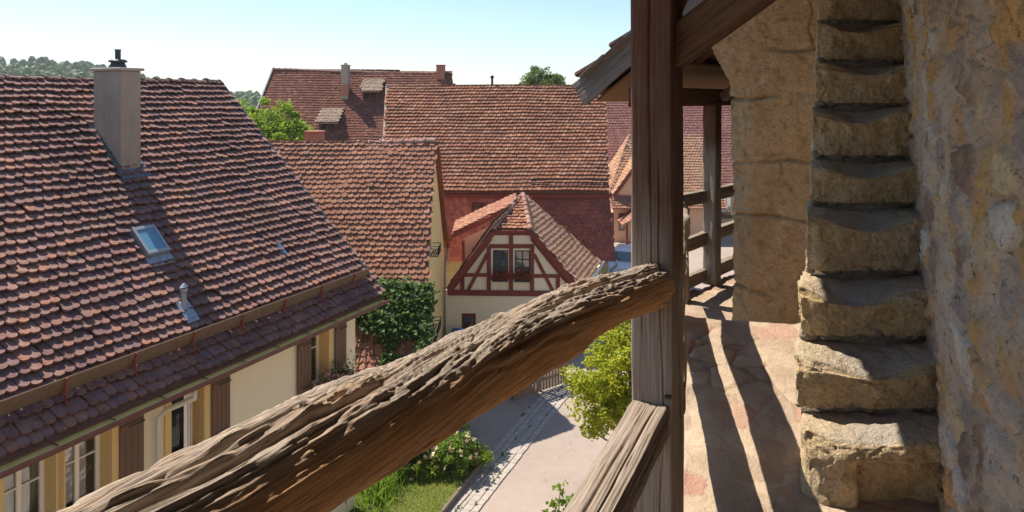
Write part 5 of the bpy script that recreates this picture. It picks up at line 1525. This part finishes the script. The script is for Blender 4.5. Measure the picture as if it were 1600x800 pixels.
t = NT('granite_sett'); cc = t.ramp(t.attr('rnd'), [(0, (.33, .30, .27)), (.35, (.37, .34, .31)), (.7, (.34, .30, .27)), (1, (.39, .36, .33))]); cc = t.mix(t.ramp(t.noise(t.vec(), 9, 5), [(.5, 0), (.75, .5)]), cc, (.2, .17, .15)); M_SETT = t.done(cc, .85, t.bump(t.noise(t.vec(), 40, 4), .5, .01), .2)
o = m.build('drain_strip', M_SETT, attrs={'rnd': Rn}); tag(o, 'pale stone setts of the drain running along the lane', 'drain', kind='structure')
# weeds in the joints
pos = []; rn = np.random.default_rng(8)
for k in range(45):
    s = rn.uniform(-8, L_ - 3); c = rn.choice([-.16, -.05, -.5, .16]) + rn.normal(0, .01); p = np.array(pa + dr * s + sd * c); pos.append(p + np.abs(rn.normal(0, 1, (10, 3))) * [.03, .03, .03] + [0, 0, .03])
V, Fc, R = leaf_mesh(np.concatenate(pos), .05, 3); tag(mesh('weeds', V, Fc, M_LEAFG, None, attrs={'rnd': R}), 'small green weeds sprouting from the joints of the drain setts', 'weeds', kind='stuff')

# lawn bed with kerb
k0, k1, k2, k3, k4 = gr(690, 806), gr(757, 722), gr(745, 700), gr(655, 690), gr(560, 738)
k0 = k0 + (k0 - k1).normalized() * 6; k5 = k4 + (k0 - k1)
lawn = [k0, k1, k2, k3, k4, k5]
lawn2 = [Vector((p.x, p.y, 0)) for p in lawn]
M_SOIL = m_plaster('soil', (.11, .12, .04), .4, 3)
tag(MB().prism(lawn2, UP * .13).build('flower_bed', M_SOIL), 'earth of the raised grass bed beside the lane', 'flower bed', kind='structure')
kb = MB(); a = k0.copy(); rg = random.Random(5)
for p, q in ((k0, k1), (k1, k2), (k2, k3)):
    d = (q - p); n = max(1, int(d.length / .8)); d /= n; du = d.normalized(); sn = Vector((du.y, -du.x, 0))
    for i in range(n): kb.box(p + d * i + sn * .002 + UP * .0, d * .99, sn * .075, UP * (.17 + rg.uniform(-.01, .012)), .012)
tag(kb.build('kerb', m_stone('kerb_stone', (.20, .17, .14), (.22, .18, .14), (.09, .08, .07), (.28, .26, .23), 2)), 'weathered stone kerb edging the small lawn beside the drain', 'kerb', kind='structure')
poly = [(p.x, p.y) for p in lawn]
rn = np.random.default_rng(12)
lo = np.min(poly, 0); hi = np.max(poly, 0)
def scatter(n):
    q = rn.uniform(lo, hi, (n, 2)); return q[inside(poly, q[:, 0], q[:, 1])]
def blades(q, h, w, seed, z0=.13, lean=.35):
    r = np.random.default_rng(seed); n = len(q); a = r.uniform(0, 6.28, n); hh = h * r.uniform(.5, 1.3, n)
    base = np.stack([q[:, 0], q[:, 1], np.full(n, z0)], 1); s = np.stack([np.cos(a), np.sin(a), a * 0], 1) * w; l = r.normal(0, lean, (n, 2)) * hh[:, None]
    tip = base + np.stack([l[:, 0], l[:, 1], hh], 1); mid = base + np.stack([l[:, 0] * .35, l[:, 1] * .35, hh * .6], 1)
    V = np.stack([base - s, base + s, mid + s * .7, tip, mid - s * .7], 1).reshape(-1, 3)
    return V, (np.arange(n)[:, None] * 5 + np.arange(5)[None]), np.repeat(r.random(n), 5)
q = scatter(80000)
pn = fbm(np.stack([q[:, 0] * 1.2, q[:, 1] * 1.2, q[:, 0] * 0], 1), 3)
V, Fc, R = blades(q, .05, .009, 1); R = np.clip(R * .5 + np.repeat(pn, 5) * .9 + .25, 0, 1)
tag(mesh('grass', V, Fc, m_leaf('lawn_blade', [(0.15, 0.26, 0.03), (0.27, 0.37, 0.06), (0.44, 0.45, 0.13)], .45), None, attrs={'rnd': R}), 'short sunlit lawn grass with dry patches inside the kerb', 'grass', kind='stuff')
# tall day-lily leaves by the house corner
base = gr(600, 752); pos = np.array([base.x, base.y]) + rn.normal(0, 1, (900, 2)) * [.28, .75]
V, Fc, R = blades(pos, .62, .014, 2, .13, .4)
lt = thing('grass_clump', 'tall bright green clump of strap leaves at the corner of the cream house', 'plant', (base.x, base.y, .13))
mesh('leaves', V, Fc, m_leaf('strap_leaf', [(0.09, 0.20, 0.018), (0.16, 0.31, 0.035), (0.25, 0.42, 0.06)], .45), lt, attrs={'rnd': R})
M_BARK = m_paint('bark', (.14, .1, .07), .9, .4)


def bush(name, label, c, rad, k, per, rc, leaf, mat, seed, group, fl=None, nfl=40, fs=.07):
    c = Vector(c); t = thing(name, label, 'bush', c, group)
    ctr, pos = clumps(c + UP * rad[2] * .75, rad, k, per, rc, seed, -.7)
    V, Fc, R = leaf_mesh(pos, leaf, seed); mesh('foliage', V, Fc, mat, t, attrs={'rnd': R})
    m = MB()
    for q in ctr[::3]: q = Vector(q); m.tube([c + Vector((random.uniform(-.08, .08), random.uniform(-.08, .08), -.02)), c.lerp(q, .6) + UP * .05, q], [.014, .01, .004], 5)
    m.build('stems', M_BARK, t)
    if fl is not None:
        r = np.random.default_rng(seed); q = ctr[r.integers(0, len(ctr), nfl)] + r.normal(0, rc * .6, (nfl, 3)) + [0, -.05, .08]
        q = np.repeat(q, 7, 0) + r.normal(0, .022, (nfl * 7, 3)); V, Fc, R = leaf_mesh(q, fs, seed + 3, ratio=1.); mesh('blossoms', V, Fc, fl, t, attrs={'rnd': R})
    return t


M_BUSH = m_leaf('bush_leaf', [(0.07, 0.15, 0.018), (0.14, 0.26, 0.035), (0.23, 0.36, 0.06)], .45)
M_BUSHY = m_leaf('bush_leaf_yellow', [(0.14, 0.20, 0.02), (0.23, 0.31, 0.04), (0.34, 0.42, 0.07)], .45)
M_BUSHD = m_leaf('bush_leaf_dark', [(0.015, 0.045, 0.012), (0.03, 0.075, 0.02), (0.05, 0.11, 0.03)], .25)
M_YBL = m_leaf('cream_blossom', [(0.7, 0.62, 0.35), (0.75, 0.5, 0.4), (0.8, 0.75, 0.6)], .2)
g = lambda c, r: gr(c, r, .13)
bush('rose_bush', 'round green rose bush with cream blossoms at the tip of the lawn', g(712, 738), (.55, .5, .55), 60, 55, .16, .075, M_BUSH, 3, 'shrubs of the lawn bed', M_YBL, 30)
bush('rose_bush', 'yellowish green shrub between the round rose bush and the tall dark shrub', g(668, 738), (.45, .5, .45), 40, 55, .15, .07, M_BUSHY, 4, 'shrubs of the lawn bed', M_YBL, 25)
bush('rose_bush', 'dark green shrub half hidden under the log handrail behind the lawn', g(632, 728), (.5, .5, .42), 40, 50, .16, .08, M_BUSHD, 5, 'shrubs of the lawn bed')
bush('rose_bush', 'low bright shrub leaning over the kerb at the point of the bed', g(748, 724), (.32, .3, .2), 26, 45, .12, .065, M_BUSHY, 6, 'shrubs of the lawn bed', M_GERAN, 6, .05)
p = g(722, 714)
tt = thing('rose_stalk', 'lone tall stalk with pale blossoms rising behind the rose bush', 'flower', p, None)
m = MB(); rg = random.Random(2); tip = []
for k in range(5): q = p + Vector((rg.uniform(-.16, .16), rg.uniform(-.1, .1), rg.uniform(.8, 1.25))); m.tube([p, p.lerp(q, .5) + Vector((.02, 0, 0)), q], [.01, .008, .005], 5); tip.append(np.array(q))
m.build('stem', m_paint('green_stem', (.06, .12, .03), .7), tt)
q = np.repeat(np.array(tip), 40, 0) + np.random.default_rng(1).normal(0, .09, (200, 3)) - [0, 0, .1]; V, Fc, R = leaf_mesh(q, .07, 2); mesh('foliage', V, Fc, M_BUSH, tt, attrs={'rnd': R})
q = np.repeat(np.array(tip), 8, 0) + np.random.default_rng(1).normal(0, .03, (40, 3)); V, Fc, R = leaf_mesh(q, .07, 3, ratio=1.); mesh('blossoms', V, Fc, M_YBL, tt, attrs={'rnd': R})

# ================================================================== trees
M_TY = m_leaf('yellow_green_leaf', [(0.19, 0.24, 0.015), (0.32, 0.36, 0.025), (0.46, 0.46, 0.035), (0.60, 0.55, 0.05)], .55)
M_TG = m_leaf('fresh_green_leaf', [(0.10, 0.19, 0.02), (0.18, 0.30, 0.03), (0.28, 0.40, 0.05)], .5)
M_TM = m_leaf('mid_green_leaf', [(0.03, 0.065, 0.018), (0.055, 0.11, 0.03), (0.09, 0.16, 0.045)], .3)
tree('tree', 'yellow-green leafy tree in the lane seen just left of the thick oak post', 'tree', (2.55, 14.3, 0), (2.62, 14.2, 3.55), (1.5, 1.4, 1.3), 190, 120, .28, .085, M_TY, M_BARK, 21, 'trees among the houses', .09, ratio=.7)
tree('tree', 'bright fresh green tree between the left roof and the far maroon roof', 'tree', (-11.2, 33, 0), (-12.1, 33, 7.1), (2.3, 2.0, 2.35), 180, 120, .42, .15, M_TG, M_BARK, 22, 'trees among the houses', .16)
tree('tree', 'rounded green tree rising behind the ridge of the big barn roof', 'tree', (2.8, 62, 0), (2.75, 62, 9.8), (2.5, 2.4, 2.4), 260, 90, .5, .2, M_TM, M_BARK, 23, 'trees among the houses', .22)
# sapling at the bottom edge
p0 = Vector((.70, 9.0, 0)); sp = thing('sapling', 'thin sapling with round leaves poking up left of the lower rail', 'sapling', p0)
m = MB(); rg = random.Random(9); lv = []
tops_ = [at(876, 757, 9.0), at(866, 782, 9.1), at(889, 778, 8.9), at(858, 800, 9.0), at(884, 806, 8.9)]
m.tube([p0, Vector((.68, 9, 2)), at(872, 812, 9.0), tops_[0]], [.025, .018, .01, .004], 7)
for q in tops_[1:]: m.tube([at(873, 835, 9.0), at(873, 835, 9.0).lerp(q, .5) + UP * .02, q], [.008, .006, .003], 6)
m.build('trunk', M_BARK, sp)
for q in tops_:
    for k in range(16): lv.append(np.array(q) + np.array([rg.gauss(0, .055), rg.gauss(0, .05), -abs(rg.gauss(0, .16))]))
V, Fc, R = leaf_mesh(np.array(lv), .095, 4, ratio=.85); mesh('foliage', V, Fc, M_BUSH, sp, attrs={'rnd': R})

# ================================================================== street furniture
fc_ = thing('board_fence', 'weathered wooden board fence standing at the back of the shaded pavement', 'fence', gr(840, 622))
a, b = gr(803, 628), gr(884, 600)
d = b - a; n = 17; rg = random.Random(4)
perp = Vector((d.y, -d.x, 0)).normalized()
mm = MB()
for i in range(n):
    q = a + d * (i / n); mm.box(q + UP * .06, d / n * .78, perp * .025, UP * (1.28 + rg.uniform(-.04, .04)), .004)
mm.build('boards', m_paint('fence_wood', (.26, .17, .11), .85, .45), fc_)
mm = MB()
for z_ in (.35, 1.05): mm.box(a + UP * z_ - perp * .06, d, perp * .05, UP * .09, .004)
mm.build('rails', m_paint('fence_wood_dark', (.2, .13, .09), .85, .4), fc_)
for q in (a, a.lerp(b, .5), b): MB().box(q - perp * .16, d.normalized() * .1, perp * .1, UP * 1.4, .01).build('fence_post', m_paint('fence_post_wood', (.24, .18, .13), .85, .4), fc_)
ca, cb_ = gr(800, 600), gr(882, 585)
bn = thing('wheelie_bin', 'blue bin standing against the ivory wall below the half-timbered gable', 'bin', fo + fu * .45 + fn * .5)
bp = fo + fu * .15 + fn * .35
m = MB(); bl = m_paint('blue_plastic', (.02, .075, .30), .45, .1)
m.prism([bp + fu * .05 + fn * .05, bp + fu * .53 + fn * .05, bp + fu * .53 + fn * .5, bp + fu * .05 + fn * .5], UP * .85); m.build('body', bl, bn)
MB().box(bp + UP * .855, fu * .58, fn * .56, UP * .06, .02).build('lid', bl, bn)
m = MB(); m.tube([bp + fu * .03 + UP * .1, bp + fu * .08 + UP * .1], .1, 12); m.tube([bp + fu * .5 + UP * .1, bp + fu * .55 + UP * .1], .1, 12); m.build('wheels', M_BLACK, bn)

# parked car beyond the barn
cr = thing('parked_car', 'pale silver blue car parked beyond the barn corner', 'car', (6.1, 36.5, 0))
def CP(l, w, z): return Vector((6.1, 36.5, 0)) + Vector((.35, .937, 0)) * l + Vector((.937, -.35, 0)) * w + UP * z
prof = [(-2.05, .35), (-2.08, .75), (-1.95, .92), (-1.0, 1.0), (-.35, 1.42), (.2, 1.5), (1.2, 1.47), (1.75, 1.1), (2.0, .95), (2.05, .4)]
sec = [(-.84, 0), (-.84, .96), (-.62, 1.5)]
V = []; Fc = []
cols_ = []
for (l, z) in prof:
    hw = .85 if z < 1.05 else .85 - (z - 1.0) * .42
    V += [CP(l, -hw, z), CP(l, -hw * .5, z + .015), CP(l, hw * .5, z + .015), CP(l, hw, z)]
nb = len(V)
for (l, z) in prof: V += [CP(l, -.83, .3), CP(l, .83, .3)]
for i in range(len(prof) - 1):
    for j in range(3): Fc.append((4 * i + j, 4 * i + j + 1, 4 * i + 5 + j, 4 * i + 4 + j))
    Fc.append((4 * i, 4 * i + 4, nb + 2 * i + 2, nb + 2 * i)); Fc.append((4 * i + 3, nb + 2 * i + 1, nb + 2 * i + 3, 4 * i + 7)); Fc.append((nb + 2 * i, nb + 2 * i + 2, nb + 2 * i + 3, nb + 2 * i + 1))
body = mesh('body', V, Fc, m_paint('silver_paint', (.66, .70, .74), .25, .02), cr)
gm = MB()
gm.add([CP(-.97, -.72, 1.04), CP(-.97, .72, 1.04), CP(-.40, .62, 1.41), CP(-.40, -.62, 1.41)], [(0, 1, 2, 3)]); gm.add([CP(1.28, -.6, 1.46), CP(1.28, .6, 1.46), CP(1.73, .7, 1.14), CP(1.73, -.7, 1.14)], [(0, 1, 2, 3)])
for s_ in (-1, 1): gm.add([CP(-.8, .845 * s_, 1.06), CP(1.5, .845 * s_, 1.06), CP(1.2, .70 * s_, 1.42), CP(-.3, .70 * s_, 1.40)], [(0, 1, 2, 3) if s_ < 0 else (3, 2, 1, 0)])
for i_ in range(0, len(gm.v)): pass
t = NT('car_glass'); gmat = t.done((.10, .14, .17), .06, None, .8)
gm.v = [tuple(Vector(p) + Vector((0, 0, .02))) for p in gm.v]; gm.build('glazing', gmat, body)
for l in (-1.3, 1.3):
    for s_ in (-1, 1):
        w_ = MB(); w_.tube([CP(l, .70 * s_, .31), CP(l, .87 * s_, .31)], .31, 20); wh = w_.build('wheel', M_BLACK, cr)
        MB().tube([CP(l, .865 * s_, .31), CP(l, .885 * s_, .31)], .19, 14).build('rim', M_ZINC, wh)
for s_ in (-.6, .6): MB().box(CP(-2.1, s_ - .15, .66), Vector((.937, -.35, 0)) * .3, Vector((.35, .937, 0)) * .08, UP * .14, .02).build('headlight', M_WHITEP, cr)

# ================================================================== hills and woods
na, nr_ = 150, 46
ang = np.linspace(-60, 60, na); rad_ = np.concatenate([np.linspace(70, 300, 18), np.linspace(320, 900, 28)])
A_, Rr = np.meshgrid(np.radians(ang), rad_, indexing='ij')
colA = 800 + F * np.tan(A_)
prof_y = np.interp(colA, [-900, -200, 0, 60, 120, 190, 240, 268, 300, 420, 600, 700, 780, 900, 1100, 2500], [118, 108, 103, 100, 103, 110, 121, 131, 139, 141, 141, 136, 140, 142, 142, 142])
hz = (HZ - prof_y) / F * 520 + E - 8.5
hz = hz + 1.5 * np.sin(colA / 37.)
H = hz * sstep(120, 520, Rr) * (1 - .25 * sstep(560, 900, Rr))
P = np.stack([np.sin(A_) * Rr, np.cos(A_) * Rr, H - .6 + 2.0 * sstep(70, 110, Rr) * 0], -1).reshape(-1, 3)
i = np.arange(na - 1)[:, None]; j = np.arange(nr_ - 1)[None]
Fq = np.stack([i * nr_ + j, i * nr_ + j + 1, (i + 1) * nr_ + j + 1, (i + 1) * nr_ + j], -1).reshape(-1, 4)
tag(mesh('hills', P, Fq, m_plaster('hill_green', (.06, .10, .035), .5, .05), None, smooth=True), 'wooded hills behind the town', 'hills', kind='structure')
rn = np.random.default_rng(31)
Vb = []; Fb = []; Rb = []; base = MB(); base.ball((0, 0, 0), 1, 9, 7)
bv = np.array(base.v); bf = base.f; nb = 0
trs = []
for k in range(4600):
    a = math.radians(rn.uniform(-42, 10)); r = rn.uniform(230, 560)
    trs.append((a, r, 1))
for k in range(560): trs.append((math.radians(rn.uniform(-27, 8)), rn.uniform(150, 230), 2))
posl = []; nrl = []
Vq = []; 
for (a, r, kd) in trs:
    col = 800 + F * math.tan(a)
    hy = np.interp(col, [-900, -200, 0, 60, 120, 190, 240, 268, 300, 420, 600, 700, 780, 900, 1100, 2500], [118, 108, 103, 100, 103, 110, 121, 131, 139, 141, 141, 136, 140, 142, 142, 142])
    h = ((HZ - hy) / F * 520 + E - 8.5) * sstep(120, 520, r)
    s = rn.uniform(1.5, 3.0) * (1 if kd == 1 else .85)
    ht = s * (1.15 if rn.random() < .7 else 1.9)
    n_l = 60 if kd == 1 else 100
    d = rn.normal(0, 1, (n_l, 3)); d /= np.linalg.norm(d, axis=1)[:, None]; d[:, 2] = np.abs(d[:, 2]) * 1.0 - .25
    wob = rn.uniform(.75, 1.1, (n_l, 1))
    c = np.array([math.sin(a) * r, math.cos(a) * r, h + ht * .55])
    posl.append(c + d * wob * np.array([s, s, ht])); nrl.append(np.clip(rn.normal(.5, .28) + rn.normal(0, .12, n_l), 0, 1)); Vq.append(np.repeat([s * .5], n_l))
    V_ = bv * np.array([s, s, ht]) * .86; V_ = V_ * (1 + .16 * fbm(V_ * .5 + r, 2))[:, None] + c
    Vb.append(V_); Fb += [[q + nb for q in f] for f in bf]; nb += len(bv); Rb.append(np.full(len(bv), nrl[-1][0]))
pos = np.concatenate(posl); szs = np.concatenate(Vq); rr = np.concatenate(nrl)
V, Fc, R = leaf_mesh(pos, 1.0, 5, ratio=.8)
ctr4 = np.repeat(pos, 4, 0); V = ctr4 + (V - ctr4) * np.repeat(szs, 4)[:, None]
Vall = np.concatenate([V] + Vb); Fall = Fc.tolist() + [[q + len(V) for q in f] for f in Fb]
Rall = np.concatenate([np.repeat(rr, 4)] + Rb)
tag(mesh('woods', Vall, Fall, m_leaf('woods_leaf', [(0.03, 0.075, 0.018), (0.05, 0.11, 0.028), (0.08, 0.15, 0.04), (0.11, 0.18, 0.05)], .2), None, attrs={'rnd': Rall}), 'distant woods covering the low hills beyond the roofs', 'woods', kind='stuff')
# ================================================================== light, sky, camera
EL = math.radians(57.0)
SUN = Vector((-.816, .577, 0)).normalized() * math.cos(EL) + Vector((0, 0, math.sin(EL)))
wld = bpy.data.worlds.new('World'); SC.world = wld; wld.use_nodes = True
nt = wld.node_tree
sky = nt.nodes.new('ShaderNodeTexSky'); sky.sky_type = 'NISHITA'; sky.sun_disc = False
sky.sun_elevation = EL; sky.sun_rotation = math.atan2(SUN.x, SUN.y)
sky.air_density = 1.0; sky.dust_density = .35; sky.ozone_density = 1.0; sky.altitude = 300
bg = nt.nodes['Background']; bg.inputs['Strength'].default_value = SKY_STRENGTH
hs = nt.nodes.new('ShaderNodeHueSaturation'); hs.inputs['Saturation'].default_value = 1.0; nt.links.new(sky.outputs[0], hs.inputs['Color'])
tm_ = nt.nodes.new('ShaderNodeMix'); tm_.data_type = 'RGBA'; tm_.blend_type = 'MULTIPLY'; tm_.inputs[0].default_value = 1; tm_.inputs[7].default_value = (.90, .97, 1.0, 1)
nt.links.new(hs.outputs[0], tm_.inputs[6]); nt.links.new(tm_.outputs[2], bg.inputs[0])
sl = bpy.data.lights.new('sun', 'SUN'); sl.energy = SUN_STRENGTH; sl.angle = math.radians(.5); sl.color = (1, .90, .75)
so = bpy.data.objects.new('sun', sl); COL.objects.link(so)
so.rotation_euler = SUN.to_track_quat('Z', 'Y').to_euler(); so.location = (-30, 20, 50)
cam = bpy.data.cameras.new('camera'); cam.sensor_width = 36; cam.lens = 24.0
cam.shift_y = -(400 - HZ) / 1600; cam.clip_end = 6000; cam.clip_start = .05
co = bpy.data.objects.new('camera', cam); COL.objects.link(co)
co.location = (0, 0, E); co.rotation_euler = (math.radians(90), 0, 0)
SC.camera = co
SC.view_settings.view_transform = 'Standard'; SC.view_settings.look = 'None'
SC.view_settings.exposure = EXPOSURE; SC.view_settings.gamma = 1
SC.render.engine = 'CYCLES'
SC.cycles.use_denoising = True
SC.cycles.max_bounces = 14; SC.cycles.diffuse_bounces = 8; SC.cycles.transparent_max_bounces = 12

# ------------------------------------------------------------------ summer air between here and the hills
hb = MB().box((-700, -60, -1.2), Vector((1400, 0, 0)), Vector((0, 1160, 0)), UP * 62)
t = NT('summer_air'); t.n.remove(t.b)
pv = t.new('ShaderNodeVolumePrincipled'); pv.inputs['Color'].default_value = (.86, .93, 1.0, 1); pv.inputs['Density'].default_value = HAZE; pv.inputs['Anisotropy'].default_value = .2
t.l.new(pv.outputs[0], t.out.inputs['Volume'])
tag(hb.build('haze', t.m), 'thin summer haze over the town and the far hills', 'haze', kind='stuff')
